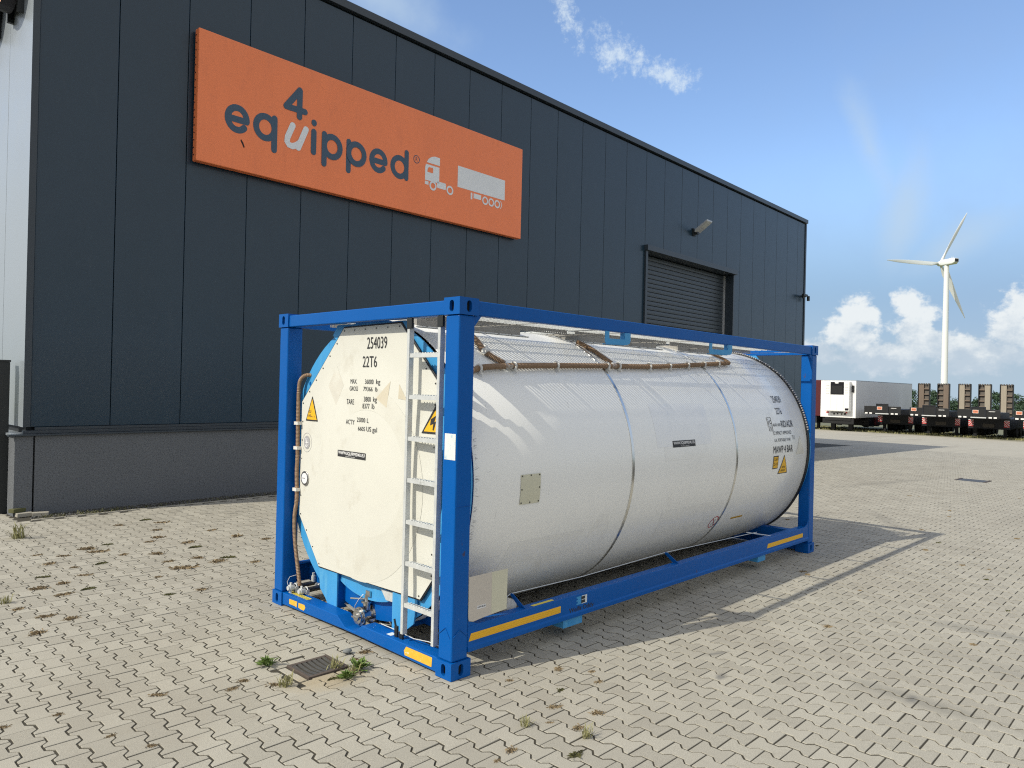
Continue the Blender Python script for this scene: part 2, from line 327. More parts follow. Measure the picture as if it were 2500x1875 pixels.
def obj(name, mb, m, parent=None, smooth=False, bevel=0, solid=0, label=None):
    me = bpy.data.meshes.new(name); me.from_pydata(mb.v, [], mb.f); me.update()
    ms = m if isinstance(m, (list, tuple)) else [m]
    for k in ms: me.materials.append(MATS[k])
    if len(ms) > 1:
        me.polygons.foreach_set('material_index', mb.mi)
    o = link(name, me, parent, smooth, bevel, solid)
    if smooth:
        try: me.set_sharp_from_angle(angle=R(38))
        except Exception: pass
    if label: o['label'] = label
    return o
def thing(name, label, cat, loc=(0, 0, 0), rz=0.0, group=None):
    o = bpy.data.objects.new(name, None); COL.objects.link(o); o.location = loc; o.rotation_euler = (0, 0, rz); o.empty_display_size = 0.1
    o['label'] = label; o['category'] = cat
    if group: o['group'] = group
    return o
def tag(o, label, cat, group=None):
    o['label'] = label; o['category'] = cat
    if group: o['group'] = group
    return o
def struct(o): o['kind'] = 'structure'; return o
def rrect(x0, x1, y0, y1, r, n=4):
    pts = []
    for cx, cy, a0 in ((x1-r, y1-r, 0), (x0+r, y1-r, 90), (x0+r, y0+r, 180), (x1-r, y0+r, 270)):
        for k in range(n+1):
            a = R(a0+90*k/n); pts.append((cx+r*math.cos(a), cy+r*math.sin(a)))
    return pts
def oval(cx, cy, rx, ry, n=28): return [(cx+rx*math.cos(2*math.pi*k/n), cy+ry*math.sin(2*math.pi*k/n)) for k in range(n)]
def stad(cx, cy, rx, ry, n=10):     # upright slotted hole with round ends
    pts = []
    for k in range(n+1): a = math.pi*k/n; pts.append((cx+rx*math.cos(a), cy+(ry-rx)+rx*math.sin(a)))
    for k in range(n+1): a = math.pi+math.pi*k/n; pts.append((cx+rx*math.cos(a), cy-(ry-rx)+rx*math.sin(a)))
    return pts
_dg = {}
def text_mesh(txt, bold=0.0, res=3):
    key = (txt, bold)
    if key in _dg: return _dg[key]
    cu = bpy.data.curves.new('t', 'FONT'); cu.body = txt; cu.size = 1; cu.resolution_u = res; cu.offset = bold
    ob = bpy.data.objects.new('t', cu); COL.objects.link(ob)
    dg = bpy.context.evaluated_depsgraph_get(); me = bpy.data.meshes.new_from_object(ob.evaluated_get(dg))
    v = np.array([x.co[:2] for x in me.vertices]) if len(me.vertices) else np.zeros((0, 2))
    f = [tuple(p.vertices) for p in me.polygons]
    bpy.data.objects.remove(ob); bpy.data.curves.remove(cu); bpy.data.meshes.remove(me)
    if len(v): v = (v - v.min(0))/(v.max(0)-v.min(0))
    _dg[key] = (v, f); return v, f
def text(mb, txt, fn, u0, u1, v0, v1, bold=0.0, slant=0.0):
    v, f = text_mesh(txt, bold)
    mb.add([fn(u0+(u1-u0)*a + slant*(b-0.5)*(v1-v0), v0+(v1-v0)*b) for a, b in v], f)
def copy_tree(o, parent=None):
    c = o.copy(); COL.objects.link(c); c.parent = parent
    for ch in list(o.children): copy_tree(ch, c)
    return c

# ------------------------------------------------------------------ ground
SL = 0.0175
def gz(x):
    t = x-8.0
    return 0.0 if t < -3 else (-SL*(t+3)**2/12 if t < 3 else -SL*t)
def sheet(name, xs, ys, dz, m, parent=None):
    vs = [(x, y, gz(x)+dz+(dip(x, y) if -4 < y < 5 else 0)) for x in xs for y in ys]; ny = len(ys)
    fs = [(i*ny+j, (i+1)*ny+j, (i+1)*ny+j+1, i*ny+j+1) for i in range(len(xs)-1) for j in range(len(ys)-1)]
    return obj(name, MB().add(vs, fs), m, parent)
def dip(x, y):    # paving sinks gently towards the two drains
    return -0.014*math.exp(-(((x+0.49)**2+(y-0.85)**2)/0.35)) - 0.014*math.exp(-(((x-19.1)**2+(y-1.05)**2)/1.5))
XS = [-40, -8, -3] + [-2+0.12*k for k in range(24)] + [1.5, 5] + [5+0.5*k for k in range(1, 13)] + [14] + [16+0.4*k for k in range(16)] + [24, 30, 33]
YS = [-30, -10, -3.5] + [-3+0.15*k for k in range(42)] + [5, 8.9, 40]
PAVX = 33.0
ground = struct(sheet('ground', [-600, -40, 0, 5, 6, 7, 8, 9, 10, 11, 14, 30, 60, 100, 300, 1000, 3500], [-2500, -200, -40, 0, 40, 200, 2500], -0.06, 'meadow'))
paving = struct(sheet('paving', XS, YS, -0.0062, 'joint_sand'))
yard = struct(sheet('yard', [PAVX, 45, 57, 66, 95], [-60, -20, 0, 20, 60], -0.004, 'far_paving'))

# interlocking double-T stones: 200 x 165 mm, running along y, columns 140 mm apart
PX0, PY0, PW, PL = -2.088, 1.212+0.1, 0.1405, 0.2
GAP = 0.0058
def paver_outline(g=GAP, h=0.0042):
    pts = [(0.0880-g, 0.1-h), (0.0880-g, 0.066+g*.35), (0.0525-g, 0.034+g*.35), (0.0525-g, -0.034-g*.35), (0.088-g, -0.066-g*.35), (0.088-g, -0.1+h)]
    return pts + [(-x, -y) for x, y in pts]
OUT = np.array(paver_outline()); NO = len(OUT)
DRAIN = (-0.655, -0.330, 0.700, 1.005)
def in_scene(x, y):
    dx, dy = x-CAM.x, y-CAM.y
    f_ = dx*math.cos(yaw)+dy*math.sin(yaw); s_ = dx*math.sin(yaw)-dy*math.cos(yaw)
    if f_ < 1.6: return None
    if abs(s_) > f_*0.78+0.6: return None
    if y > 7.98+0.026*(x+0.5) and x > -0.75 and x < 28.4: return None
    if y > 9.6 and x <= -0.75: return None
    if DRAIN[0]-0.03 < x < DRAIN[1]+0.03 and DRAIN[2]-0.05 < y < DRAIN[3]+0.05: return None
    return math.hypot(dx, dy)
cells = []
for c in range(-10, int((PAVX-PX0)/PW)+1):
    x = PX0+c*PW
    if x > PAVX-0.05 or x < -3.5: continue
    for r_ in range(-80, 90):
        y = PY0+r_*PL+(0.1 if c % 2 else 0.0)
        d = in_scene(x, y)
        if d is not None and not (x > 27 and y > 9): cells.append((d, x, y))
cells.sort()
BEV = 0.0022
def paver_mesh():
    inner = OUT*0.0; n = NO
    sc = np.array([1-BEV/0.075, 1-BEV/0.1])
    vs = [(a*sc[0], b*sc[1], 0) for a, b in OUT] + [(a, b, -0.0018) for a, b in OUT] + [(a, b, -0.040) for a, b in OUT]
    fs = [tuple(range(n-1, -1, -1))] + [(i, (i+1) % n, (i+1) % n+n, i+n) for i in range(n)] + [(i+n, (i+1) % n+n, (i+1) % n+2*n, i+2*n) for i in range(n)]
    return vs, fs
pv, pf = paver_mesh()
me_p = bpy.data.meshes.new('paver'); me_p.from_pydata(pv, [], pf); me_p.update(); me_p.materials.append(M['paver_concrete'])
near = cells[:300]; rest = cells[300:]
for i, (d, x, y) in enumerate(near):
    o = bpy.data.objects.new('paver', me_p); COL.objects.link(o); o.parent = paving
    o.location = (x+rnd.uniform(-.0015, .0015), y+rnd.uniform(-.0015, .0015), gz(x)+dip(x, y)-rnd.uniform(0, 0.0035))
    o.rotation_euler = (rnd.gauss(0, .006), rnd.gauss(0, .006), rnd.gauss(0, .006))
def field(lst, name):
    rs = np.random.RandomState(3); n = NO; V = []; F = []; T = []
    base_v = np.array(pv); nv = len(base_v)
    top_only = np.vstack([np.c_[OUT, np.zeros(n)], np.c_[OUT, -0.034*np.ones(n)]])
    f1 = pf; f2 = [tuple(range(n-1, -1, -1))] + [(i, (i+1) % n, (i+1) % n+n, i+n) for i in range(n)]
    off = 0
    for d, x, y in lst:
        bv, ff = (base_v, f1) if d < 11 else (top_only, f2)
        v = bv.copy(); a = rs.normal(0, .006); ca, sa = math.cos(a), math.sin(a)
        v[:, :2] = v[:, :2] @ np.array([[ca, sa], [-sa, ca]])
        v[:, 2] += v[:, 0]*rs.normal(0, .007) + v[:, 1]*rs.normal(0, .007) - rs.uniform(0, .0035) + gz(x) + dip(x, y)
        v[:, 0] += x + rs.uniform(-.0015, .0015); v[:, 1] += y + rs.uniform(-.0015, .0015)
        V.append(v); F += [tuple(k+off for k in q) for q in ff]; off += len(v); T.append(np.full(len(v), rs.uniform(0, 1)))
    me = bpy.data.meshes.new(name); me.from_pydata(np.vstack(V).tolist(), [], F); me.update(); me.materials.append(M['paver_field_concrete'])
    at = me.attributes.new('tint', 'FLOAT', 'POINT'); at.data.foreach_set('value', np.concatenate(T).astype('f'))
    o = link(name, me, paving); o['kind'] = 'stuff'; return o
field(rest, 'paver_field')
# cut stones laid round the gully
def cut_block(x0, x1, y0, y1, i):
    g = 0.005
    mb = MB().box(x0+g, x1-g, y0+g, y1-g, -0.05, 0.0+dip((x0+x1)/2, (y0+y1)/2)*1.05-0.002*(i % 3))
    return obj('cut_paver', mb, 'paver_concrete', paving, bevel=0.004)
k = 0
for (x0, x1, y0, y1) in ((-0.72, -0.60, 1.005, 1.10), (-0.60, -0.47, 1.005, 1.10), (-0.47, -0.33, 1.005, 1.10), (-0.72, -0.655, 0.70, 0.86), (-0.72, -0.655, 0.86, 1.005),
                         (-0.33, -0.27, 0.70, 0.84), (-0.33, -0.27, 0.84, 1.005), (-0.72, -0.60, 0.61, 0.70), (-0.60, -0.45, 0.61, 0.70), (-0.45, -0.30, 0.61, 0.70)):
    cut_block(x0, x1, y0, y1, k); k += 1

# ------------------------------------------------------------------ gravel strip by the wall
TH = R(1.5); CW, SW_ = math.cos(TH), math.sin(TH)
def Wp(s, d, z): return (-0.5+s*CW+d*SW_, 8.5+s*SW_-d*CW, z)     # wall frame: s along, d outward
gs = MB(); rg = random.Random(5)
for i in range(3600):
    s_ = rg.uniform(-0.1, 16)**1.0; d_ = rg.uniform(0.02, 0.42); r_ = rg.uniform(0.008, 0.020)
    x, y, z = Wp(s_, d_, 0); z = gz(x)-0.008+rg.uniform(0, .012)
    a = rg.uniform(0, 6.28)
    gs.add([(x+r_*math.cos(a), y+r_*math.sin(a), z), (x-r_*math.sin(a), y+r_*math.cos(a), z), (x-r_*math.cos(a), y-r_*math.sin(a), z), (x+r_*math.sin(a), y-r_*math.cos(a), z), (x, y, z+r_*.8), ], [(0,1,4),(1,2,4),(2,3,4),(3,0,4)])
gravel = obj('gravel', gs, 'gravel_stones'); gravel['kind'] = 'stuff'
kb = MB(); kb.add([Wp(-0.1, .42, -.1), Wp(28.4, .42, -.5), Wp(28.4, .47, -.5), Wp(-0.1, .47, -.1), Wp(-0.1, .42, .004), Wp(8.5, .42, .004), Wp(28.4, .42, gz(28)+.004), Wp(28.4, .47, gz(28)+.004), Wp(8.5, .47, .004), Wp(-0.1, .47, .004)],
                 [(0,1,6,5,4), (3,9,8,7,2), (4,5,8,9), (5,6,7,8), (0,4,9,3)])
struct(obj('kerb_strip', kb, 'paver_concrete'))

# ------------------------------------------------------------------ building
bld = thing('warehouse', 'dark grey clad industrial hall with stone plinth and roller door behind the tank container', 'building', (-0.5, 8.5, 0), TH)
def L(s, d, z): return (s, -d, z)          # local frame of things fixed on the wall
HT = 9.37; DOOR = (15.97, 21.70, 6.16)
obj('core', MB().box(-0.06, DOOR[0]-.1, .09, 29.9, -1, 9.25).box(DOOR[1]+.1, 28.35, .09, 29.9, -1, 9.25).box(DOOR[0]-.1, DOOR[1]+.1, .45, 29.9, -1, 9.25).box(DOOR[0]-.1, DOOR[1]+.1, .09, .45, DOOR[2]+.1, 9.25), 'joint_dark', bld)
mb = MB()
ks = [-0.03+1.06*k for k in range(0, 27)]+[28.28]
for a, b in zip(ks[:-1], ks[1:]):
    a_, b_ = a+0.0055, b-0.0055
    z0 = 1.25
    if a_ < DOOR[1] and b_ > DOOR[0]:
        z0 = DOOR[2]+0.19
        if a_ < DOOR[0]-0.12:     # panel cut by the left jamb
            obj('wall_panel', MB().box(a_, DOOR[0]-0.12, .03, .088, 1.25, z0), 'cladding_dark', bld, bevel=0.006)
        if b_ > DOOR[1]+0.10:
            obj('wall_panel', MB().box(DOOR[1]+0.10, b_, .03, .088, 1.25, z0), 'cladding_dark', bld, bevel=0.006)
    obj('wall_panel', MB().box(a_, b_, .03, .088, z0, 9.17), 'cladding_dark', bld, bevel=0.006)
# gable side facing the sun: silver panels
for k in range(28):
    y0, y1 = 0.16+1.06*k+.008, 0.16+1.06*(k+1)-.008
    obj('gable_panel', MB().box(-0.115, -0.062, y0, y1, 1.25, 9.17), 'cladding_silver', bld, bevel=0.006)
obj('corner_trim', MB().box(-0.12, -0.03, .005, .088, 1.25, 9.20), 'cladding_trim', bld, bevel=0.003)
obj('gable_corner_trim', MB().box(-0.122, -0.1205, .005, .15, 1.25, 9.20), 'cladding_silver', bld)
obj('corner_trim', MB().box(28.30, 28.42, .0, .088, -1, 9.20), 'cladding_trim', bld, bevel=0.003)
obj('fascia', MB().box(-0.18, 28.46, -.04, .15, 9.215, HT), 'cladding_trim', bld, bevel=0.006)
obj('gable_fascia', MB().box(-0.20, -0.02, .155, 29.9, 9.215, HT), 'cladding_silver', bld)
obj('roof', MB().box(-0.01, 28.3, .16, 29.8, 9.255, 9.33), 'cladding_trim', bld)
obj('sill_flashing', MB().box(-0.30, DOOR[0]-.1, -.045, .06, 1.125, 1.15).box(-0.12, DOOR[0]-.1, -.002, .06, 1.152, 1.20).box(0.03, DOOR[0]-.1, .012, .06, 1.202, 1.245), 'cladding_trim', bld, bevel=0.003)
obj('sill_flashing', MB().box(DOOR[1]+.1, 28.44, -.045, .06, 1.125, 1.15).box(DOOR[1]+.1, 28.4, .0, .06, 1.152, 1.245), 'cladding_trim', bld)
obj('plinth', MB().box(0.035, DOOR[0]-.1, -.0, .08, -1, 1.122).box(DOOR[1]+.1, 28.42, 0, .08, -1, 1.122), 'plinth_stone', bld, bevel=0.004)
obj('plinth', MB().box(-0.215, 0.012, -.0, .30, -1, 1.122), 'plinth_stone', bld, bevel=0.004)
obj('gable_plinth', MB().box(-0.205, -0.05, .305, 29.9, -1, 1.122), 'sign_white', bld)
obj('gable_sill', MB().box(-0.25, -0.05, .07, 29.9, 1.125, 1.16), 'cladding_silver', bld)
# roller door
dr = obj('roller_door', MB().box(DOOR[0], DOOR[1], .40, .42, -1, DOOR[2]), 'joint_dark', bld)
for k in range(44):
    z1 = DOOR[2]-0.14*k-.006; z0 = z1-.133
    obj('slat', MB().prism([(.40, z0), (.374, z0+.002), (.366, z0+.012), (.362, z0+.06), (.366, z1-.012), (.374, z1-.002), (.40, z1)], lambda a, b, t: (t, a, b), DOOR[0]+.005, DOOR[1]-.06), 'shutter', dr)
obj('guide_rail', MB().box(DOOR[1]-.06, DOOR[1]-.03, .30, .40, -1, DOOR[2]), 'lamp_silver', dr)
obj('door_frame', MB().box(DOOR[0]-.11, DOOR[0], -.03, .40, -1, DOOR[2]+.02), 'cladding_trim', bld, bevel=0.003)
obj('door_frame', MB().box(DOOR[1], DOOR[1]+.09, .0, .40, -1, DOOR[2]+.02), 'cladding_trim', bld, bevel=0.003)
obj('door_hood', MB().box(DOOR[0]-.13, DOOR[1]+.12, -.10, .40, DOOR[2]+.022, DOOR[2]+.185), 'cladding_trim', bld, bevel=0.004)

# ------------------------------------------------------------------ orange sign board
sg = thing('sign_board', 'large orange sign board with blue and white lettering and truck emblem on the dark wall', 'sign', (-0.5, 8.5, 0), TH)
obj('board', MB().box(2.17, 10.09, -.15, -.01, 5.56, 7.73), 'sign_orange', sg, bevel=0.012)
sc_ = MB()
for k in range(17): sc_.cyl((2.169, -.06, 5.66+k*.123), (2.160, -.06, 5.66+k*.123), .010, 6)
obj('screws', sc_, 'joint_dark', sg)['kind'] = 'stuff'
lay = [0]
def strokes(name, segs, w, m, wl=None):
    mb = MB()
    for pts in segs:
        lay[0] = (lay[0]+1) % 12
        d = -.1515-0.0007*lay[0]
        # offset polyline with round caps
        P = [Vector(p) for p in pts]; n = len(P); Lf = []; Rt = []
        for i, p in enumerate(P):
            t = (P[min(i+1, n-1)]-P[max(i-1, 0)]).normalized(); nn = Vector((-t.y, t.x))
            Lf.append(p+nn*w/2); Rt.append(p-nn*w/2)
        for i in range(n-1): mb.add([(q.x, d, q.y) for q in (Lf[i], Rt[i], Rt[i+1], Lf[i+1])], [(0, 1, 2, 3)])
        for e, s_ in ((P[0], -1), (P[-1], 1)):
            d2 = d-0.0002*s_-.0003
            mb.add([(a, d2, b) for a, b in oval(e.x, e.y, w/2, w/2, 20)], [tuple(range(20))])
    return obj(name, mb, m, sg)
def arc(cx, cy, rx, ry, a0, a1, n=26): return [(cx+rx*math.cos(R(a0+(a1-a0)*k/n)), cy+ry*math.sin(R(a0+(a1-a0)*k/n))) for k in range(n+1)]
w = 0.112; yb, yt = 6.235, 6.61; yc = (yb+yt)/2; ry = (yt-yb)/2
def letter_e(x0, x1):
    cx = (x0+x1)/2; rx = (x1-x0)/2-w/2
    return [arc(cx, yc, rx, ry, 2, 318), [(cx-rx, yc-.01), (cx+rx*0.98, yc-.01)]]
def bowl(x0, x1):
    cx = (x0+x1)/2; rx = (x1-x0)/2-w/2
    return cx, rx
strokes('letter', letter_e(2.63, 3.08), w, 'sign_navy')
cx, rx = bowl(3.14, 3.60); strokes('letter', [arc(cx, yc, rx, ry, 0, 360), [(cx+rx, yt+.01), (cx+rx, 6.07)]], w, 'sign_navy')
strokes('letter', [[(3.90, 6.60), (3.80, 6.36), (3.795, 6.28), (3.83, 6.235), (3.90, 6.225), (3.98, 6.26), (4.05, 6.32)], [(4.17, 6.60), (4.02, 6.23)]], w, 'sign_white')
strokes('letter', [[(4.335, 6.60), (4.335, 6.23)], [(4.335, 6.762), (4.335, 6.770)]], w, 'sign_navy')
cx, rx = bowl(4.505, 4.965); strokes('letter', [arc(cx, yc, rx, ry, 0, 360), [(cx-rx, yt+.01), (cx-rx, 6.07)]], w, 'sign_navy')
cx, rx = bowl(5.05, 5.52); strokes('letter', [arc(cx, yc, rx, ry, 0, 360), [(cx-rx, yt+.01), (cx-rx, 6.07)]], w, 'sign_navy')
strokes('letter', letter_e(5.59, 6.04), w, 'sign_navy')
cx, rx = bowl(6.11, 6.58); strokes('letter', [arc(cx, yc, rx, ry, 0, 360), [(cx+rx, 6.76), (cx+rx, yb)]], w, 'sign_navy')
strokes('numeral', [[(4.03, 7.27), (3.76, 6.91)], [(3.76, 6.91), (4.14, 6.91)], [(4.03, 7.27), (4.03, 6.79)]], w, 'sign_navy')
rg_ = MB(); F = lambda a, b: (a, -.153, b)
o1, o2 = oval(6.79, 6.69, .085, .085), oval(6.79, 6.69, .070, .070)
rg_.add([F(*p) for p in o1]+[F(*p) for p in o2], [(i, (i+1) % 28, (i+1) % 28+28, i+28) for i in range(28)])
text(rg_, 'R', F, 6.765, 6.815, 6.655, 6.73); obj('registered_mark', rg_, 'sign_navy', sg)
def flat(mb, pts, d=-.152): mb.add([(a, d, b) for a, b in pts], [tuple(range(len(pts)))])
def ring(mb, cx, cy, ro, ri, d=-.1545):
    a, b = oval(cx, cy, ro, ro), oval(cx, cy, ri, ri); mb.add([(p, d, q) for p, q in a+b], [(i, (i+1) % 28, (i+1) % 28+28, i+28) for i in range(28)])
tk = MB()
flat(tk, [(7.03, 6.32), (7.03, 6.60), (7.05, 6.66), (7.43, 6.66), (7.43, 6.32)]); flat(tk, [(7.07, 6.70), (7.12, 6.78), (7.20, 6.84), (7.30, 6.87), (7.44, 6.87), (7.44, 6.70)])
flat(tk, [(7.03, 6.23), (7.13, 6.23), (7.13, 6.30), (7.03, 6.30)])
flat(tk, rrect(7.37, 7.63, 6.22, 6.36, .03)); ring(tk, 7.255, 6.235, .10, .06); ring(tk, 7.745, 6.24, .10, .06)
obj('truck_emblem', tk, 'sign_white', sg)
wn = MB(); flat(wn, [(7.09, 6.50), (7.10, 6.56), (7.13, 6.61), (7.25, 6.61), (7.25, 6.50)], -.1535); obj('emblem_window', wn, 'sign_orange', sg)
tr = MB(); flat(tr, [(7.97, 6.37), (9.49, 6.37), (9.49, 6.84), (7.97, 6.84)]); flat(tr, [(8.38, 6.18), (8.43, 6.18), (8.43, 6.33), (8.38, 6.33)]); flat(tr, [(8.47, 6.22), (8.71, 6.22), (8.71, 6.33), (8.47, 6.33)])
for c_ in (8.84, 9.04, 9.24): ring(tr, c_, 6.235, .095, .058)
flat(tr, [(9.36, 6.33), (9.41, 6.25), (9.37, 6.15), (9.35, 6.15), (9.385, 6.25), (9.34, 6.33)])
obj('trailer_emblem', tr, 'sign_white', sg)
sm = MB(); flat(sm, [(2.93, 6.10), (2.97, 6.05), (3.0, 5.98), (2.98, 5.96), (2.95, 6.02), (2.92, 6.07)]); obj('smudge', sm, 'joint_dark', sg)

# ------------------------------------------------------------------ lit letters on the gable, lamp, camera
le = thing('illuminated_letters', 'glowing orange channel letters in black cases high on the sunlit gable', 'sign', (-0.5, 8.5, 0), TH)
def ch_letter(yc_, zc_, hw, hh):
    e = obj('letter_case', MB(), 'letter_case', le)
    a, b = oval(yc_, zc_, hw, hh, 24), oval(yc_, zc_, hw*.42, hh*.48, 24)
    mb = MB(); vs = []
    for x in (-.20, -.38): vs += [(x, p, q) for p, q in a]+[(x, p, q) for p, q in b]
    n = 24; fs = []
    for i in range(n):
        j = (i+1) % n
        fs += [(i, j, j+48, i+48), (i+24, i+72, j+72, j+24), (i, i+24, j+24, j)]
    mb.add(vs, fs); e.data.clear_geometry(); e.data.from_pydata(mb.v, [], mb.f); e.data.update()
    f2 = MB(); f2.add([(-.382, p, q) for p, q in a]+[(-.382, p, q) for p, q in b], [(i, (i+1) % n, (i+1) % n+n, i+n) for i in range(n)]); obj('letter_face', f2, 'letter_lit', e)
    br = MB().box(-.199, -.116, yc_-.30, yc_-.24, zc_-hh*1.1, zc_+hh*1.1).box(-.199, -.116, yc_+.22, yc_+.28, zc_-hh*1.1, zc_+hh*1.1); obj('bracket', br, 'black_metal', e)
for yy in (.80, 2.05, 3.30, 4.55): ch_letter(yy, 7.97, .50, .62)

fl = thing('flood_light', 'grey LED floodlight on the dark wall above the roller door', 'lamp', (-0.5, 8.5, 0), TH)
hd = obj('lamp_head', MB().prism([(-.10, 7.19), (-.54, 7.50), (-.54, 7.55), (-.10, 7.28)], lambda a, b, t: (t, a, b), 18.62, 18.98), 'lamp_silver', fl, bevel=0.01)
obj('lamp_glass', MB().prism([(-.30, 7.330), (-.53, 7.492), (-.53, 7.486), (-.30, 7.324)], lambda a, b, t: (t, a, b), 18.66, 18.94), 'lamp_glass', fl)
obj('bracket', MB().box(18.74, 18.86, -.14, .028, 7.14, 7.30).box(18.70, 18.90, -.02, .029, 7.10, 7.34), 'black_metal', fl, bevel=0.005)
cm = thing('security_camera', 'small black security camera on the far corner of the hall', 'camera', (-0.5, 8.5, 0), TH)
obj('mount', MB().box(28.10, 28.20, -.12, .028, 6.05, 6.13), 'black_metal', cm)
obj('camera_body', MB().box(27.70, 28.12, -.22, -.12, 6.06, 6.14).cyl((27.78, -.16, 6.06), (27.78, -.16, 5.95), .04, 10).cyl((28.32, -.16, 6.1), (28.32, -.16, 5.90), .06, 12), 'black_metal', cm)
fp = thing('fence_post', 'tall black steel fence post at the left corner of the hall', 'post', (-0.80, 8.92, 0), 0.0)
obj('post', MB().box(-.08, .08, -.08, .08, -.05, 2.17), 'black_metal', fp, bevel=0.004)
obj('post_cap', MB().box(-.088, .088, -.088, .088, 2.172, 2.20), 'black_metal', fp)
obj('hinge', MB().cyl((-.10, -.02, 1.70), (-.10, -.02, 1.84), .022, 8).box(-.16, -.082, -.03, 0, 1.75, 1.79).cyl((-.10, -.02, .30), (-.10, -.02, .42), .022, 8), 'black_metal', fp)
for i, (x, y, z, a, lb) in enumerate(((-0.60, 8.40, 0.0, .1, 'weathered loose paving block by the foot of the black fence post'), (-0.42, 8.32, 0.0, -.3, 'loose paving block leaning at the corner of the stone plinth'), (-0.66, 8.50, 0.055, .5, 'loose paving block lying on top of another by the fence post'))):
    o = obj('loose_paver', MB().box(-.10, .10, -.05, .05, 0, .055), 'moss' if i == 2 else 'paver_concrete', bevel=0.006); o.location = (x, y, z); o.rotation_euler = (0, 0, a); tag(o, lb, 'paving block')

# ------------------------------------------------------------------ gully, far manhole, pebble
gy = thing('drain_grate', 'rusty cast iron gully grate sunk in the paving in front of the container', 'drain', ((DRAIN[0]+DRAIN[1])/2, (DRAIN[2]+DRAIN[3])/2, -0.006))
hx, hy = (DRAIN[1]-DRAIN[0])/2-.004, (DRAIN[3]-DRAIN[2])/2-.004
obj('frame', MB().box(-hx, -hx+.02, -hy, hy, -.04, .006).box(hx-.02, hx, -hy, hy, -.04, .006).box(-hx+.02, hx-.02, -hy, -hy+.03, -.04, .004).box(-hx+.02, hx-.02, hy-.03, hy, -.04, .004), 'iron_rust', gy, bevel=0.003)
nb_ = 7; pw = (2*hx-.04)/nb_
for k in range(nb_):
    c_ = -hx+.02+pw*(k+.5)
    yy = [-(hy-.03)+(2*hy-.06)*j/8 for j in range(9)]
    vs = []; 
    for j, y in enumerate(yy):
        z = .002-.012*math.cos(math.pi*(y/(hy-.03))/2)
        vs += [(c_-pw*.33, y, z-.02), (c_-pw*.33, y, z), (c_+pw*.33, y, z), (c_+pw*.33, y, z-.02)]
    fs = [(4*j+q, 4*j+q+1, 4*j+q+5, 4*j+q+4) for j in range(8) for q in range(3)]
    obj('grate_bar', MB().add(vs, fs), 'iron', gy)
obj('pit_shade', MB().box(-hx+.004, hx-.004, -hy+.004, hy-.004, -.30, -.0172), 'joint_dark', gy)  # black block below the bars, gives the slots their shade by colour
mh = thing('manhole_cover', 'dark iron drain cover in the sunken paving near the parked trailers', 'drain', (19.1, 1.05, gz(19.1)-.012))
obj('cover', MB().box(-.30, .30, -.30, .30, -.05, .006), 'iron', mh)
obj('cover_rim', MB().box(-.36, .36, -.36, -.301, -.05, .012).box(-.36, .36, .301, .36, -.05, .012), 'iron_rust', mh)
pb = MB(); 
for i in range(6):
    for j in range(10):
        pass
def pebble(loc, r, lb):
    mb = MB(); n, mrows = 12, 7; vs = []; rg2 = random.Random(3)
    for i in range(mrows+1):
        p = math.pi*i/mrows
        for j in range(n):
            t = 2*math.pi*j/n; k_ = 1+rg2.uniform(-.06, .06)
            vs.append((r*1.3*k_*math.sin(p)*math.cos(t), r*k_*math.sin(p)*math.sin(t), r*.55*(1+math.cos(p))))
    fs = [(i*n+j, i*n+(j+1) % n, (i+1)*n+(j+1) % n, (i+1)*n+j) for i in range(mrows) for j in range(n)]
    o = obj('pebble', mb.add(vs, fs), 'pebble', smooth=True); o.location = loc; tag(o, lb, 'stone')
pebble((-0.20, 0.93, -.006), .028, 'dark round pebble between the drain grate and the container frame')

# ------------------------------------------------------------------ weeds
def weed_mesh(name, kind, seed):
    q = random.Random(seed); mb = MB()
    if kind == 'dry':
        for i in range(80):
            a = q.uniform(0, 6.28); l_ = q.uniform(.03, .10); r0_ = q.uniform(0, .075); b0 = q.uniform(0, 6.28)
            x, y = r0_*math.cos(b0)*1.7, r0_*math.sin(b0)*.55; h = q.uniform(.008, .04); w_ = .0011
            mb.add([(x-w_*math.sin(a), y+w_*math.cos(a), 0), (x+w_*math.sin(a), y-w_*math.cos(a), 0), (x+l_*.6*math.cos(a), y+l_*.6*math.sin(a), h), (x+l_*math.cos(a), y+l_*math.sin(a), h*.5)], [(0, 1, 2), (1, 3, 2)])
    elif kind == 'rosette':
        for i in range(34):
            a = q.uniform(0, 6.28); l_ = q.uniform(.03, .075); h = q.uniform(.015, .06); w_ = l_*.2
            c, s_ = math.cos(a), math.sin(a); ox, oy = q.uniform(-.02, .02), q.uniform(-.02, .02)
            mb.add([(ox, oy, 0), (ox+l_*.55*c-w_*s_, oy+l_*.55*s_+w_*c, h*.8), (ox+l_*c, oy+l_*s_, h), (ox+l_*.55*c+w_*s_, oy+l_*.55*s_-w_*c, h*.8), (ox+l_*.55*c, oy+l_*.55*s_, h*.65)], [(0, 4, 1), (1, 4, 2), (0, 3, 4), (4, 3, 2)])
    elif kind == 'grass':
        for i in range(46):
            a = q.uniform(0, 6.28); l_ = q.uniform(.02, .09); h = q.uniform(.03, .11); w_ = .0028; c, s_ = math.cos(a), math.sin(a)
            x, y = q.gauss(0, .025), q.gauss(0, .02)
            mb.add([(x-w_*s_, y+w_*c, 0), (x+w_*s_, y-w_*c, 0), (x+l_*.5*c+w_*s_, y+l_*.5*s_-w_*c, h*.8), (x+l_*.5*c-w_*s_, y+l_*.5*s_+w_*c, h*.8), (x+l_*c, y+l_*s_, h)], [(0, 1, 2, 3), (3, 2, 4)])
    me = bpy.data.meshes.new(name); me.from_pydata(mb.v, [], mb.f); me.update(); return me
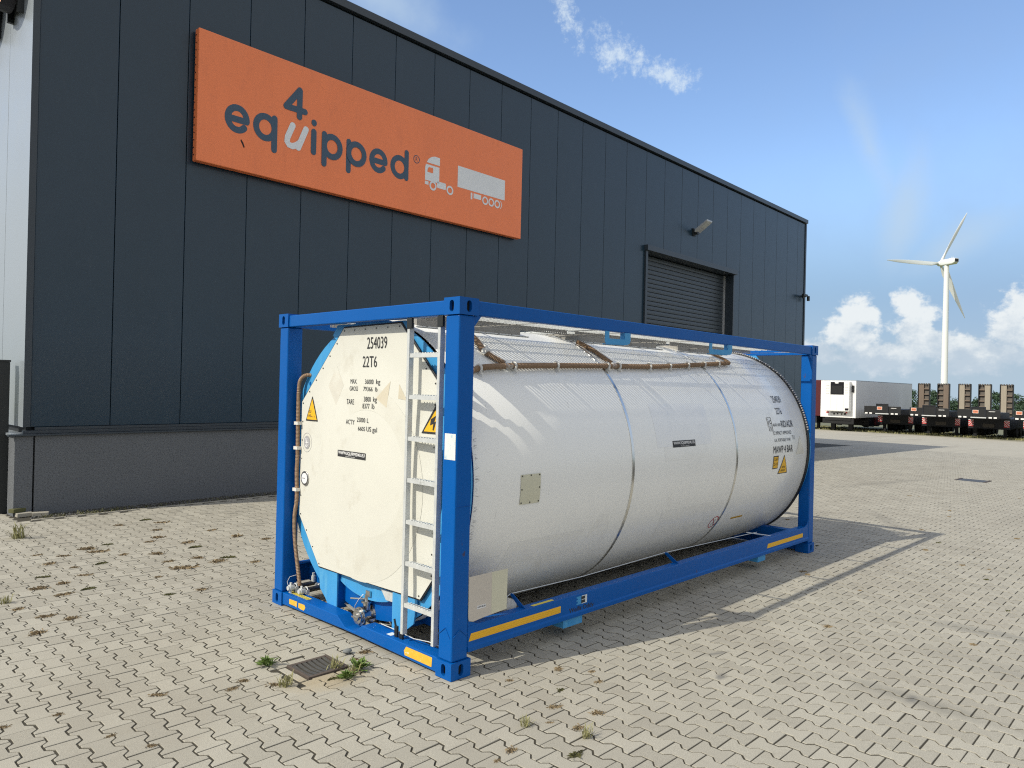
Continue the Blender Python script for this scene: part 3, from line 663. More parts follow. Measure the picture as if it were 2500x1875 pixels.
def setm(me, m): me.materials.append(M[m]); return me
DRY = [setm(weed_mesh('weed', 'dry', s_), 'dry_weed') for s_ in (1, 2, 3)] + [setm(weed_mesh('weed', 'dry', 4), 'moss')]
ROS = setm(weed_mesh('weed', 'rosette', 5), 'green_weed'); GRA = [setm(weed_mesh('weed', 'grass', s_), 'pale_weed') for s_ in (6, 7)]
def weed(me, x, y, s_, lb, group=None, z=None):
    o = bpy.data.objects.new('weed', me); COL.objects.link(o); o.location = (x, y, (gz(x)+dip(x, y)-.003) if z is None else z); o.scale = (s_, s_, s_); o.rotation_euler = (0, 0, rnd.uniform(-.5, .5)+(3.14 if rnd.random() < .5 else 0))
    return tag(o, lb, 'weed', group)
weed(ROS, -0.735, 1.11, 1.15, 'bright green leafy weed left of the drain grate')
weed(ROS, -0.449, 0.545, 1.0, 'green leafy weed in front of the drain grate')
weed(ROS, -0.305, 0.625, 1.2, 'green leafy weed right of the drain grate, nearer the container')
weed(GRA[0], -0.38, 0.59, .7, 'small yellowish grass tuft between the two green weeds right of the drain')
weed(GRA[0], -0.83, 0.695, .9, 'yellow green grass tuft below left of the drain grate')
weed(GRA[1], -0.999, 6.82, 1.9, 'largest pale green grass clump near the fence post at far left')
weed(GRA[1], -0.42, 0.75, .9, 'dry grass sprig growing out of the drain grate')
weed(GRA[0], -1.728, 3.90, .8, 'small green grass tuft at the left edge of the picture')
weed(GRA[0], -0.09, -0.773, .6, 'tiny green grass tuft in a joint in front of the near container corner')
weed(GRA[1], 0.062, -1.11, .7, 'green grass tuft furthest right in the foreground joints')
DL, DG = 'small dry brownish weed tuft flattened in a joint of the block paving', 'dry weeds in the paving joints'
for i, (x, y, s_) in enumerate([(-.521,.605,.7),(-.987,.956,.8),(-1.103,.88,.7),(-.091,.864,1.0),(-.221,.801,.7),(-.858,.764,.9),
    (.578,7.127,1.3),(.173,6.94,1.2),(.665,6.797,1.4),(.427,6.318,1.2),(.261,5.843,1.5),(.106,5.66,1.0),(-.311,5.807,1.0),(-.564,5.688,1.8),(-.527,5.476,1.6),(-.357,5.159,1.0),(-.065,4.957,1.5),(.439,5.335,1.4),(.394,5.03,1.3),(1.038,5.314,1.6),(.971,5.877,1.1),(1.238,4.934,1.2),(-1.075,5.191,1.3),(-.857,5.493,1.0),(-.664,4.881,1.1),(-.925,4.872,.9),(-.106,4.137,2.0),(.295,4.189,1.7),(.195,4.48,1.3),(-.103,4.526,1.0),(.466,4.294,1.3),(.578,3.908,1.2),(-1.071,5.715,.9),
    (-1.399,4.227,1.5),(-1.182,4.282,1.2),(-1.28,3.867,1.2),(-1.059,3.931,1.1),(-1.684,3.637,1.0),(-1.564,3.275,1.1),(-1.435,3.078,1.2),(-1.727,2.859,1.3),(-.944,4.48,1.0),(-1.25,4.653,1.0),(-.429,3.948,.8),(-1.487,1.097,.8),(-2.012,1.2,.6),(-1.756,.448,.6),(-1.877,.717,.5),(-.588,3.262,.8),(-.303,3.221,1.1),(-2.28,1.236,.6),
    (.714,-.339,.8),(.85,-.53,.6),(.742,-.672,.6),(.448,-.584,.6),(.312,-.247,.6),(.223,-.725,.8),(.351,-.961,.9),(.11,-1.006,.8),(.043,-.843,.4),(-.15,-1.198,.9),(-.368,-.921,.8),(-.502,-.946,.4)]):
    kk = i % 3 if i % 6 else 3
    weed(DRY[kk], x, y, s_*.45, DL, DG)
for i in range(26):          # far yard, sparse
    x = rnd.uniform(3, 16); y = rnd.uniform(-2.8, 1.5)-(0 if x < 7 else 0)
    if 0 < x < 6.2 and y > -0.3: y -= 1.8
    weed(DRY[i % 4], x, y, rnd.uniform(.2, .4), DL, DG)
gt = MB(); q = random.Random(11)
for i in range(420):    # creeping growth along the foot of the plinth
    s_ = abs(q.gauss(.4, 1.0)) if i < 200 else q.uniform(0, 9); d_ = q.uniform(.30, .46); x, y, _ = Wp(s_, d_, 0); a = q.uniform(0, 6.28); l_ = q.uniform(.02, .07); h = q.uniform(.01, .05)
    gt.add([(x, y, -.01), (x+l_*math.cos(a)-.006*math.sin(a), y+l_*math.sin(a)+.006*math.cos(a), h), (x+l_*math.cos(a)+.006*math.sin(a), y+l_*math.sin(a)-.006*math.cos(a), h)], [(0, 1, 2)])
g_ = obj('ground_cover', gt, 'moss'); g_['kind'] = 'stuff'
gt = MB()
for i in range(9000):   # grass verge under the parked trailers
    y = q.uniform(0, 24); x = 56.0 + q.random()**2*11 + (24-y)*.05 - 1.0 + q.gauss(0, .3); z = gz(x)-.01; a = q.uniform(0, 6.28); h = q.uniform(.03, .16); w_ = q.uniform(.02, .05)
    gt.add([(x-w_*math.cos(a), y-w_*math.sin(a), z), (x+w_*math.cos(a), y+w_*math.sin(a), z), (x+q.uniform(-.06, .06), y+q.uniform(-.06, .06), z+h)], [(0, 1, 2)])
g_ = obj('grass_verge', gt, 'pale_weed'); g_['kind'] = 'stuff'

# ------------------------------------------------------------------ tank container
tank = thing('tank_container', 'white cylindrical tank in a blue steel container frame standing on the block paving', 'tank container', (0, 0, 0))
LX, WY, HZ = 6.058, 2.438, 2.591
ZC, YC = 1.29, 1.219
def rad(th): return 1.191 + 0.026*min(1.0, (abs(math.sin(R(th)))*1.35))**2
def T(x, th, e=0.0):
    r = rad(th)+e
    return (x, YC-r*math.cos(R(th)), ZC+r*math.sin(R(th)))
def Tz(x, z, e=0.003):
    s_ = (z-ZC)/1.195; th = math.degrees(math.asin(max(-1, min(1, s_))))
    r = rad(th)+e; s_ = (z-ZC)/r; return (x, YC-r*math.sqrt(max(0, 1-s_*s_)), z)
# corner fittings
def plate_hole(mb, c, u, v, hw, hh, ow, oh, depth):
    c, u, v = Vector(c), Vector(u), Vector(v); w_ = u.cross(v).normalized()
    hole = stad(0, 0, ow, oh, 8); n = len(hole); outer = []
    for a, b in hole:
        k_ = max(abs(a)/hw, abs(b)/hh); outer.append((a/k_, b/k_))
    for k_, cr in enumerate(((hw, hh), (-hw, hh), (-hw, -hh), (hw, -hh))):
        j = min(range(n), key=lambda i: (outer[i][0]-cr[0])**2+(outer[i][1]-cr[1])**2); outer[j] = cr
    P = lambda a, b, d: c+u*a+v*b-w_*d
    vs = [P(a, b, 0) for a, b in outer]+[P(a, b, 0) for a, b in hole]+[P(a, b, depth) for a, b in hole]
    fs = [(i, (i+1) % n, (i+1) % n+n, i+n) for i in range(n)]+[(i+n, (i+1) % n+n, (i+1) % n+2*n, i+2*n) for i in range(n)]
    mb.add(vs, fs)
for ex in (0, 1):
    for ey in (0, 1):
        for ez in (0, 1):
            sx, sy = (1, -1)[ex], (1, -1)[ey]
            X = lambda a: a if ex == 0 else LX-a
            Y = lambda a: a if ey == 0 else WY-a
            z0, z1 = (0, .118) if ez == 0 else (HZ-.118, HZ)
            zm = (z0+z1)/2; mb = MB()
            plate_hole(mb, (X(0), Y(.081), zm), (0, -sx, 0), (0, 0, 1), .081, .059, .0225, .040, .026) if True else 0
            plate_hole(mb, (X(.089), Y(0), zm), (sy, 0, 0), (0, 0, 1), .089, .059, .0225, .040, .026)
            for zz, fl_ in ((z0, 1), (z1, 0)):
                mb.add([(X(0), Y(0), zz), (X(.178), Y(0), zz), (X(.178), Y(.162), zz), (X(0), Y(.162), zz)], [(0, 1, 2, 3)])
            mb.add([(X(.178), Y(0), z0), (X(.178), Y(.162), z0), (X(.178), Y(.162), z1), (X(.178), Y(0), z1), (X(0), Y(.162), z0), (X(0), Y(.162), z1)], [(0, 1, 2, 3), (1, 4, 5, 2)])
            # dark block inside stands for the shade of the hollow
            o = obj('corner_casting', mb, 'blue_paint', tank)
            inn = MB().box(*sorted((X(.030), X(.150))), *sorted((Y(.030), Y(.135))), z0+.012, z1-.012); obj('pocket_shade', inn, 'joint_dark', o)
bw = dict(parent=tank)
for ex in (0, 1):
    for ey in (0, 1):
        X = (lambda a: a) if ex == 0 else (lambda a: LX-a)
        Y = (lambda a: a) if ey == 0 else (lambda a: WY-a)
        x0, x1 = sorted((X(.009), X(.155))); y0, y1 = sorted((Y(.009), Y(.150)))
        p = obj('corner_post', MB().box(x0, x1, y0, y1, .119, HZ-.119), 'blue_paint', tank, bevel=0.012)
        g = MB()
        if ex == 0 and ey == 0:
            for sg_ in ([(.006, .030, .28), (.006, .075, .345), (.006, .145, .29)], [(.02, .006, .29), (.075, .006, .335), (.15, .006, .27)], [(.01, .0065, 1.17), (.15, .0065, 1.17)]):
                obj('weld_seam', MB().tube(sg_, .0022, 5), 'blue_paint', p)
# end beams
for ex in (0, 1):
    X = (lambda a: a) if ex == 0 else (lambda a: LX-a)
    x0, x1 = sorted((X(.010), X(.095)))
    obj('top_end_beam', MB().box(x0, x1, .163, WY-.163, 2.474, 2.574), 'blue_paint', tank, bevel=0.006)
    prof_ = [(.163, .016), (1.10, .030), (1.30, .030), (WY-.163, .016), (WY-.163, .118), (1.40, .118), (1.29, .050), (1.15, .050), (1.06, .118), (.163, .118)]
    obj('bottom_end_beam', MB().prism(prof_, lambda a, b, t: (t, a, b), *sorted((X(.010), X(.140)))), 'blue_paint', tank, bevel=0.005)
for ey in (0, 1):
    Y = (lambda a: a) if ey == 0 else (lambda a: WY-a)
    y0, y1 = sorted((Y(.010), Y(.075)))
    obj('top_side_rail', MB().box(.179, LX-.179, y0, y1, 2.476, 2.576), 'blue_paint', tank, bevel=0.006)
    mb = MB()
    cp = [(.012, .335), (.098, .335), (.098, .323), (.026, .323), (.026, .170), (.060, .170), (.060, .158), (.004, .158), (.004, .192), (.012, .198)]
    mb.prism(cp, lambda a, b, t: (t, Y(a), b), .156, LX-.156)
    obj('bottom_side_rail', mb, 'blue_paint', tank, bevel=0.004)
    for px_ in (1.20, 4.57):
        obj('fork_pocket', MB().box(px_, px_+.24 if px_ < 3 else px_+.19, *sorted((Y(.03), Y(.30))), .085, .157), 'old_blue_paint', tank, bevel=0.004)
for ex in (0, 1):
    X = (lambda a: a) if ex == 0 else (lambda a: LX-a)
    for ey in (0, 1):
        Y = (lambda a: a) if ey == 0 else (lambda a: WY-a)
        obj('gusset', MB().prism([(X(.156), .336), (X(.26), .336), (X(.175), .365), (X(.156), .43)], lambda a, b, t: (a, t, b), Y(.014), Y(.026)), 'blue_paint', tank)
        obj('gusset', MB().prism([(X(.156), 2.475), (X(.22), 2.475), (X(.156), 2.40)], lambda a, b, t: (a, t, b), Y(.016), Y(.028)), 'blue_paint', tank)

# tank skin
N_ = 128
xs_ = [.20, .208, 1.2, 2.1, 3.1, 4.0, 5.0, 5.852, 5.86]
mb = MB(); vs = []
for i, x in enumerate(xs_):
    e = -.006 if i in (0, len(xs_)-1) else 0
    for k in range(N_): vs.append(T(x, -180+360*k/N_, e))
fs = [(i*N_+k, i*N_+(k+1) % N_, (i+1)*N_+(k+1) % N_, (i+1)*N_+k) for i in range(len(xs_)-1) for k in range(N_)]
mb.add(vs, fs); shell = obj('tank_shell', mb, 'tank_white', tank, smooth=True)
def disc(x, r_, name, m, par):
    mb = MB(); mb.add([(x, YC-r_*math.cos(2*math.pi*k/64), ZC+r_*math.sin(2*math.pi*k/64)) for k in range(64)], [tuple(range(64))]); return obj(name, mb, m, par)
disc(.204, 1.186, 'end_insulation', 'blue_paint', tank); disc(.168, 1.025, 'head_plate', 'old_blue_paint', tank); disc(5.857, 1.186, 'end_insulation', 'tank_white', tank)
def band(name, x0, x1, e, m, a0=-180, a1=180, n=128):
    mb = MB(); vs = []
    for k in range(n+1):
        th = a0+(a1-a0)*k/n
        vs += [T(x0, th, 0.0005), T(x0, th, e), T(x1, th, e), T(x1, th, 0.0005)]
    fs = [(4*k+j, 4*k+4+j, 4*k+5+j, 4*k+1+j) for k in range(n) for j in range(3)]
    return obj(name, mb.add(vs, fs), m, tank, smooth=True)
band('steel_band', 2.090, 2.124, .005, 'steel_band'); band('steel_band', 4.004, 4.038, .005, 'steel_band')
band('rim_seal', 5.845, 5.90, .014, 'black_rubber')
st = MB()
for k in range(52):
    th = 12+k*1.45; p = Vector(T(5.875, th, .020)); n_ = Vector((0, -math.cos(R(th)), math.sin(R(th)))); t_ = Vector((0, math.sin(R(th)), math.cos(R(th))))
    st.obox(p, (1, 0, 0), n_, t_, .014, .006, .008)
s_ = obj('rim_stitching', st, 'print_grey', tank)
tear = MB(); q2 = random.Random(4)
for i in range(70):
    th = q2.uniform(-34, 20); l_ = q2.uniform(.008, .035); p0 = Vector(T(.206+q2.uniform(0, .01), th, .003)); p1 = Vector(T(.206+l_+q2.uniform(0, .012), th+q2.uniform(-.7, .7), .0035)); w_ = q2.uniform(.0008, .002)
    tear.add([p0+Vector((0, 0, w_)), p0-Vector((0, 0, w_)), p1-Vector((0, 0, w_*.5)), p1+Vector((0, 0, w_*.5))], [(0, 1, 2, 3)])
obj('torn_edge', tear, 'print_grey', tank)

# light blue end rings, legs, link plates
def annulus(mb, xa, xb, ri, ro, a0, a1, n=72):
    vs = []
    for k in range(n+1):
        a = R(a0+(a1-a0)*k/n)
        for x in (xa, xb):
            for r_ in (ri, ro): vs.append((x, YC-r_*math.cos(a), ZC+r_*math.sin(a)))
    fs = []
    for k in range(n):
        o = 4*k; fs += [(o, o+4, o+5, o+1), (o+2, o+3, o+7, o+6), (o+1, o+5, o+7, o+3), (o, o+2, o+6, o+4)]
    fs += [(0, 1, 3, 2), (4*n, 4*n+2, 4*n+3, 4*n+1)]
    mb.add(vs, fs); return mb
for ex in (0, 1):
    X = (lambda a: a) if ex == 0 else (lambda a: LX-a)
    mb = MB(); annulus(mb, X(.150), X(.162), .93, 1.213, -64, 244)
    ring_ = obj('end_ring', mb, 'old_blue_paint', tank)
    mb = MB(); annulus(mb, X(.163), X(.203), 1.012, 1.03, -180, 180, 96); obj('skirt', mb, 'old_blue_paint', tank, smooth=True)
    for sgn in (1, -1):
        Yf = lambda a: YC+sgn*(a-YC)
        mb = MB().prism([(Yf(1.60), .119), (Yf(1.74), .119), (Yf(1.78), .16), (Yf(1.86), .22), (Yf(1.90), .42), (Yf(1.60), .46)], lambda a, b, t: (t, a, b), X(.132), X(.146))
        lg = obj('leg_plate', mb, 'old_blue_paint', tank)
        obj('leg_web', MB().box(*sorted((X(.1465), X(.50))), *sorted((Yf(1.60), Yf(1.615))), .10, .46), 'blue_paint', tank)
    obj('link_plate', MB().prism([(.76, 2.473), (.69, 2.39), (.80, 2.30), (1.64, 2.30), (1.75, 2.39), (1.68, 2.473)], lambda a, b, t: (t, a, b), X(.130), X(.144)), 'old_blue_paint', tank)
    obj('cross_member', MB().box(*sorted((X(.30), X(.42))), .12, WY-.12, .17, .30), 'blue_paint', tank)
obj('center_beam', MB().box(.45, LX-.45, 1.0, 1.06, .02, .07), 'blue_paint', tank) if False else None

# white end panel
poly = [(2.141, 1.812), (1.509, 2.437), (.750, 2.447), (.302, 2.010), (.300, .627), (.446, .442), (1.811, .429), (2.142, .822)]
def grow(pl_, e):
    n = len(pl_); out = []
    cx_, cy_ = YC, 1.4
    for i in range(n):
        a, b, c = Vector(pl_[i-1]), Vector(pl_[i]), Vector(pl_[(i+1) % n])
        n1 = Vector(((b-a).y, -(b-a).x)).normalized(); n2 = Vector(((c-b).y, -(c-b).x)).normalized()
        if n1.dot(b-Vector((cx_, cy_))) < 0: n1 = -n1
        if n2.dot(b-Vector((cx_, cy_))) < 0: n2 = -n2
        m_ = (n1+n2); m_ = m_/m_.dot(n1); out.append(tuple(b+m_*e))
    return out
def seat(o): o.location = (.038, .042, -.0226); o.scale = (1, 1.0113, 1.0113); return o
def bulge(y, z): return -.048*max(0.0, 1-((y-1.19)**2+(z-1.22)**2)/1.0)**1.4      # the sheet is pushed out by the tank head
seat(obj('panel_edge', MB().prism(grow(poly, .013), lambda a, b, t: (t, a, b), .086, .098), 'black_rubber', tank, bevel=0.003))
def radial(poly_, n, x, c=(1.22, 1.25), sub=12, fn=None):
    if fn is None: fn = lambda x, y, z: (x+bulge(y, z), y, z)
    m_ = len(poly_); per = []
    for i in range(m_):
        a, b = poly_[i], poly_[(i+1) % m_]
        for k in range(sub): per.append((a[0]+(b[0]-a[0])*k/sub, a[1]+(b[1]-a[1])*k/sub))
    N2 = len(per); vs = [fn(x, *c)]
    for j in range(1, n+1):
        for p in per: y, z = c[0]+(p[0]-c[0])*j/n, c[1]+(p[1]-c[1])*j/n; vs.append(fn(x, y, z))
    fs = [(0, 1+(k+1) % N2, 1+k) for k in range(N2)]
    for j in range(n-1):
        for k in range(N2): a = 1+j*N2; fs.append((a+k, a+(k+1) % N2, a+N2+(k+1) % N2, a+N2+k))
    return vs, fs
panel = seat(obj('end_panel', MB().add(*radial(poly, 30, .080)), 'panel_white', tank, smooth=True))
obj('panel_fold', MB().prism(poly, lambda a, b, t: (t, a, b), .0802, .0855), 'panel_white', panel)
sm_ = MB(); inn = grow(poly, -.022)
for i in range(8):
    a, b = Vector(inn[i]), Vector(inn[(i+1) % 8]); n = max(1, round((b-a).length/.155))
    for k in range(n):
        p = a+(b-a)*(k/n); sm_.cyl((.0798, p.x, p.y), (.0760, p.x, p.y), .0065, 8)
obj('screws', sm_, 'dark_steel', panel)['kind'] = 'stuff'
PX_ = [0]
def E(y, z): return (PX_[0], y, z)                # on the end panel
def EP(x, y, z):
    b = bulge(y, z); return (x-.0022+b, y+(y+3.70)*b/3.42, z+(z-1.995)*b/3.42)     # stack of thin films lying on the bulged sheet (x .080 = sheet)
def decal(name, pts, m, x=.0793, par=None):
    if par is tank: return obj(name, MB().add([(x, a, b) for a, b in pts], [tuple(range(len(pts)))]), m, par)
    c = (sum(p[0] for p in pts)/len(pts), sum(p[1] for p in pts)/len(pts))
    return obj(name, MB().add(*radial(pts, 5, x, c, 6, EP)), m, par or panel)
mb = MB(); a, b = oval(1.22, 1.20, .78, .78, 64), oval(1.16, 1.28, .50, .50, 64)
for k in range(8):
    A_ = [(p+(p2-p)*k/8, q+(q2-q)*k/8) for (p, q), (p2, q2) in zip(a, b)]; B_ = [(p+(p2-p)*(k+1)/8, q+(q2-q)*(k+1)/8) for (p, q), (p2, q2) in zip(a, b)]
    mb.add([EP(.0814, p, q) for p, q in A_]+[EP(.0814, p, q) for p, q in B_], [(i, (i+1) % 64, (i+1) % 64+64, i+64) for i in range(64)])
obj('ghost_ring', mb, 'ghost_round', panel)
decal('glue_mark', [(1.041, 1.875), (.856, 2.01), (.875, 1.93), (.90, 1.806)], 'ghost_tan', .0811)
decal('glue_mark', [(.748, 1.99), (.648, 1.87), (.70, 1.875), (.757, 1.88)], 'ghost_tan', .0811)
decal('glue_mark', [(1.72, 1.96), (1.60, 2.13), (1.49, 1.97), (1.60, 1.80)], 'ghost_grey', .0811)
decal('glue_mark', [(1.88, 1.42), (1.78, 1.58), (1.69, 1.42), (1.79, 1.24)], 'ghost_grey', .0811)
def ptext(txt, y0, y1, z0, z1, m='print_black', bold=0.0, slant=0.0, x=.0788, par=None, name='lettering'):
    mb = MB(); text(mb, txt, lambda u, v: EP(x, -u, v), -y0, -y1, z0, z1, bold, slant); return obj(name, mb, m, par or panel)
ptext('254039', 1.172, .910, 2.262, 2.354)
ptext('22T6', 1.227, 1.036, 2.117, 2.205)
ptext('MAX.', 1.391, 1.30, 1.985, 2.022); ptext('36000', 1.19, 1.075, 1.985, 2.022); ptext('kg', 1.04, .987, 1.974, 2.024)
ptext('GROSS', 1.401, 1.285, 1.928, 1.963); ptext('79366', 1.21, 1.085, 1.928, 1.963); ptext('lb', 1.05, 1.02, 1.928, 1.963)
ptext('TARE', 1.44, 1.335, 1.817, 1.859); ptext('3800', 1.20, 1.105, 1.845, 1.885); ptext('kg', 1.075, 1.025, 1.835, 1.887)
ptext('8377', 1.215, 1.12, 1.79, 1.83); ptext('lb', 1.09, 1.055, 1.79, 1.832)
ptext("AC'TY", 1.443, 1.321, 1.655, 1.695); ptext('25000', 1.288, 1.175, 1.68, 1.716); ptext('L', 1.15, 1.128, 1.68, 1.716)
ptext('6605', 1.271, 1.175, 1.612, 1.645); ptext('US gal', 1.155, 1.017, 1.600, 1.650)
# stickers on the panel
def tri(name, A, B, C, par, fn, e=.010):
    c = (Vector(A)+Vector(B)+Vector(C))/3
    k = obj(name, MB().add([fn(*p, 0) for p in (A, B, C)], [(0, 1, 2)]), 'print_black', par)
    inn_ = [c+(Vector(p)-c)*(1-e*17) for p in (A, B, C)]
    obj('sticker_face', MB().add([fn(p.x, p.y, .0006) for p in inn_], [(0, 1, 2)]), 'sticker_yellow', k); return k
st_ = tri('warning_sticker', (2.067, 1.652), (1.968, 1.868), (1.872, 1.652), panel, lambda a, b, e: EP(.0790-e, a, b))
mb = MB(); text(mb, 'SUPER', lambda u, v: EP(.0780, -u, v), -2.012, -1.925, 1.722, 1.746, .03); text(mb, 'HEAVY', lambda u, v: EP(.0780, -u, v), -2.022, -1.915, 1.684, 1.708, .03); obj('lettering', mb, 'print_black', st_)
el_ = decal('voltage_sticker', [(.302, 1.862), (.302, 1.640), (.470, 1.640)], 'print_black', .0790)
decal('sticker_face', [(.3025, 1.825), (.3025, 1.655), (.442, 1.655)], 'sticker_yellow', .0784, el_)
decal('flash_symbol', [(.365, 1.745), (.304, 1.775), (.325, 1.725), (.304, 1.735), (.330, 1.665), (.345, 1.668), (.335, 1.712), (.372, 1.700)], 'print_black', .0778, el_)
wb = decal('web_sticker', [(1.553, 1.383), (1.553, 1.437), (1.158, 1.437), (1.158, 1.383)], 'print_black', .0790)
mb = MB(); text(mb, 'WWW.EQUIPPED4U.EU', lambda u, v: EP(.0783, -u, v), -1.542, -1.168, 1.399, 1.430, .02); text(mb, 'TRUCKS & TRAILERS', lambda u, v: EP(.0783, -u, v), -1.44, -1.30, 1.3875, 1.3945); obj('lettering', mb, 'print_white', wb)
mb = MB(); 
def ringp(mb, y, z, ry_, rz_, k, x=.0788):
    a, b = oval(y, z, ry_, rz_, 32), oval(y, z, ry_*k, rz_*k, 32); mb.add([EP(x, p, q) for p, q in a]+[EP(x, p, q) for p, q in b], [(i, (i+1) % 32, (i+1) % 32+32, i+32) for i in range(32)])
ringp(mb, 2.040, 1.463, .078, .084, .965); mb.add([EP(.0788, p, q) for p, q in oval(2.04, 1.463, .050, .058, 28)], [tuple(range(28))]); em = obj('round_seal', mb, 'print_grey', panel)
mb = MB()
for pts in ([(2.06, 1.50), (2.05, 1.475), (2.035, 1.465), (2.025, 1.50)], [(2.07, 1.462), (2.01, 1.462)], [(2.04, 1.50), (2.04, 1.43)], [(2.065, 1.44), (2.05, 1.425), (2.03, 1.425), (2.015, 1.445)]):
    mb.tube([EP(.0785, a, b) for a, b in pts], .0035, 4)
obj('seal_mark', mb, 'print_white', em)
gg = MB(); gg.cyl((.080, 2.035, 1.152), (.058, 2.035, 1.152), .062, 28); gau = obj('gauge_rim', gg, 'stainless', panel, smooth=True, bevel=0.003)
obj('gauge_face', MB().cyl((.0585, 2.035, 1.152), (.0565, 2.035, 1.152), .046, 28), 'gauge_face', gau)
obj('needle', MB().box(.0550, .0560, 2.025, 2.07, 1.150, 1.154), 'print_black', gau)
decal('paint_spot', oval(2.13, 1.975, .016, .018, 12), 'blue_paint', .1490, tank)

# ladder
for nm, y0, y1 in (('stringer', .558, .585), ('stringer', .213, .240)):
    obj('ladder_'+nm, MB().box(.018, .060, y0, y1, .175, 2.44), 'galvanised', tank)
for k in range(7):
    z = 2.215-.302*k; mb = MB().box(.024, .056, .2405, .5575, z-.030, z)
    for j in range(9): mb.box(.030, .058, .262+j*.030, .274+j*.030, z+.0005, z+.006)
    obj('ladder_rung', mb, 'galvanised', tank)
for y0 in (.530, .186): obj('ladder_bracket', MB().box(.012, .034, y0, y0+.058, 2.395, 2.472), 'black_metal', tank, bevel=0.003)
obj('ladder_bracket', MB().box(.050, .066, .60, .645, .119, .165).box(.050, .066, .665, .70, .119, .20), 'black_metal', tank, bevel=0.002)
obj('handle_lever', MB().tube([(.058, .682, .17), (.058, .71, .245)], .008, 8), 'black_metal', tank)
obj('control_wire', MB().tube([(.10, .93, .145), (.09, .72, .150), (.075, .60, .152), (.07, .49, .150), (.075, .33, .168), (.075, .21, .168)], .0035, 6), 'galvanised', tank)
obj('paper_label', MB().box(.040, .094, .725, .78, .1185, .1195), 'paper_white', tank)
yl = obj('yellow_label', MB().box(.052, .098, 1.93, 2.25, .1185, .1195), 'pale_yellow', tank)
mb = MB()
for j, s__ in enumerate(('NO STEPPING ON THIS', 'FRAME OR PIPEWORK', 'KEEP CLEAR')): text(mb, s__, lambda u, v: (v, -u, .1202), -2.23, -1.95+.04*j, .088-.014*j-.009, .088-.014*j)
# mirrored so it reads from the camera side
obj('lettering', mb, 'print_black', yl)
def front(name, y0, y1, z0, z1, m, x=.0088): return obj(name, MB().add([(x, y0, z0), (x, y0, z1), (x, y1, z1), (x, y1, z0)], [(0, 1, 2, 3)]), m, tank)
obj('reflective_sticker', MB().add([(.0088, a, b) for a, b in ((2.155, .045), (2.155, .088), (2.02, .092), (2.03, .040), (2.06, .046))], [(0, 1, 2, 3, 4)]).add([(.0088, a, b) for a, b in ((2.0, .047), (2.0, .088), (1.90, .090), (1.885, .070), (1.91, .040), (1.96, .040))], [(0, 1, 2, 3, 4, 5)]), 'worn_yellow', tank)
obj('reflective_sticker', MB().add([(.0088, a, b) for a, b in ((.525, .070), (.50, .105), (.21, .105), (.215, .038), (.515, .040))], [(0, 1, 2, 3, 4)]), 'worn_yellow', tank)
front('inspection_sticker', .018, .130, 1.484, 1.662, 'paper_white', .0080)

# valve group and pipes at the foot of the end frame
vl = MB()
vl.cyl((.075, 1.22, .135), (.098, 1.22, .135), .056, 28).cyl((.062, 1.22, .135), (.076, 1.22, .135), .030, 16).box(.054, .064, 1.175, 1.265, .129, .141)
vl.cyl((.100, 1.22, .135), (.118, 1.22, .135), .074, 28).cyl((.119, 1.22, .135), (.20, 1.22, .140), .048, 20).cyl((.20, 1.22, .140), (.222, 1.22, .140), .078, 24).cyl((.223, 1.22, .140), (.40, 1.22, .150), .058, 20).cyl((.40, 1.22, .15), (.422, 1.22, .15), .085, 24)
for k in range(8):
    a = k*math.pi/4; vl.cyl((.092, 1.22+.066*math.cos(a), .135+.066*math.sin(a)), (.128, 1.22+.066*math.cos(a), .135+.066*math.sin(a)), .007, 6).cyl((.192, 1.22+.070*math.cos(a), .14+.070*math.sin(a)), (.232, 1.22+.07*math.cos(a), .14+.07*math.sin(a)), .007, 6)
obj('outlet_valve', vl, 'stainless', tank, smooth=True)
obj('valve_bonnet', MB().cyl((.17, 1.22, .18), (.17, 1.22, .235), .034, 16).cyl((.17, 1.22, .236), (.17, 1.22, .25), .05, 20).cyl((.17, 1.22, .251), (.17, 1.22, .30), .022, 12).tube([(.17, 1.22, .262), (.12, 1.27, .262), (.08, 1.32, .262)], .007, 8).tube([(.17, 1.22, .29), (.20, 1.26, .30), (.22, 1.34, .31)], .010, 8).box(.15, .165, 1.16, 1.215, .292, .335), 'stainless', tank, smooth=True)
obj('valve_chain', MB().tube([(.14, 1.23, .30), (.11, 1.25, .26), (.09, 1.27, .21), (.085, 1.265, .18)], .004, 6).tube([(.30, 1.10, .22), (.26, 1.05, .19), (.25, 1.04, .13), (.26, 1.02, .09)], .009, 8).tube([(.42, 1.22, .16), (.40, 1.12, .17), (.36, 1.06, .16)], .04, 12).tube([(.28, 1.16, .26), (.34, 1.09, .245), (.40, 1.02, .21)], .018, 10), 'stainless', tank, smooth=True)
obj('nameplate', MB().prism([(1.01, .385), (.835, .392), (.835, .318), (.945, .315)], lambda a, b, t: (t, a, b), .150, .154), 'galvanised', tank)
pp = MB(); pp.tube([(.09, 2.215, .165), (.62, 2.215, .175)], .020, 14).tube([(.12, 2.10, .150), (.70, 2.10, .160)], .023, 14)
obj('steam_pipe', pp, 'dark_steel', tank, smooth=True)
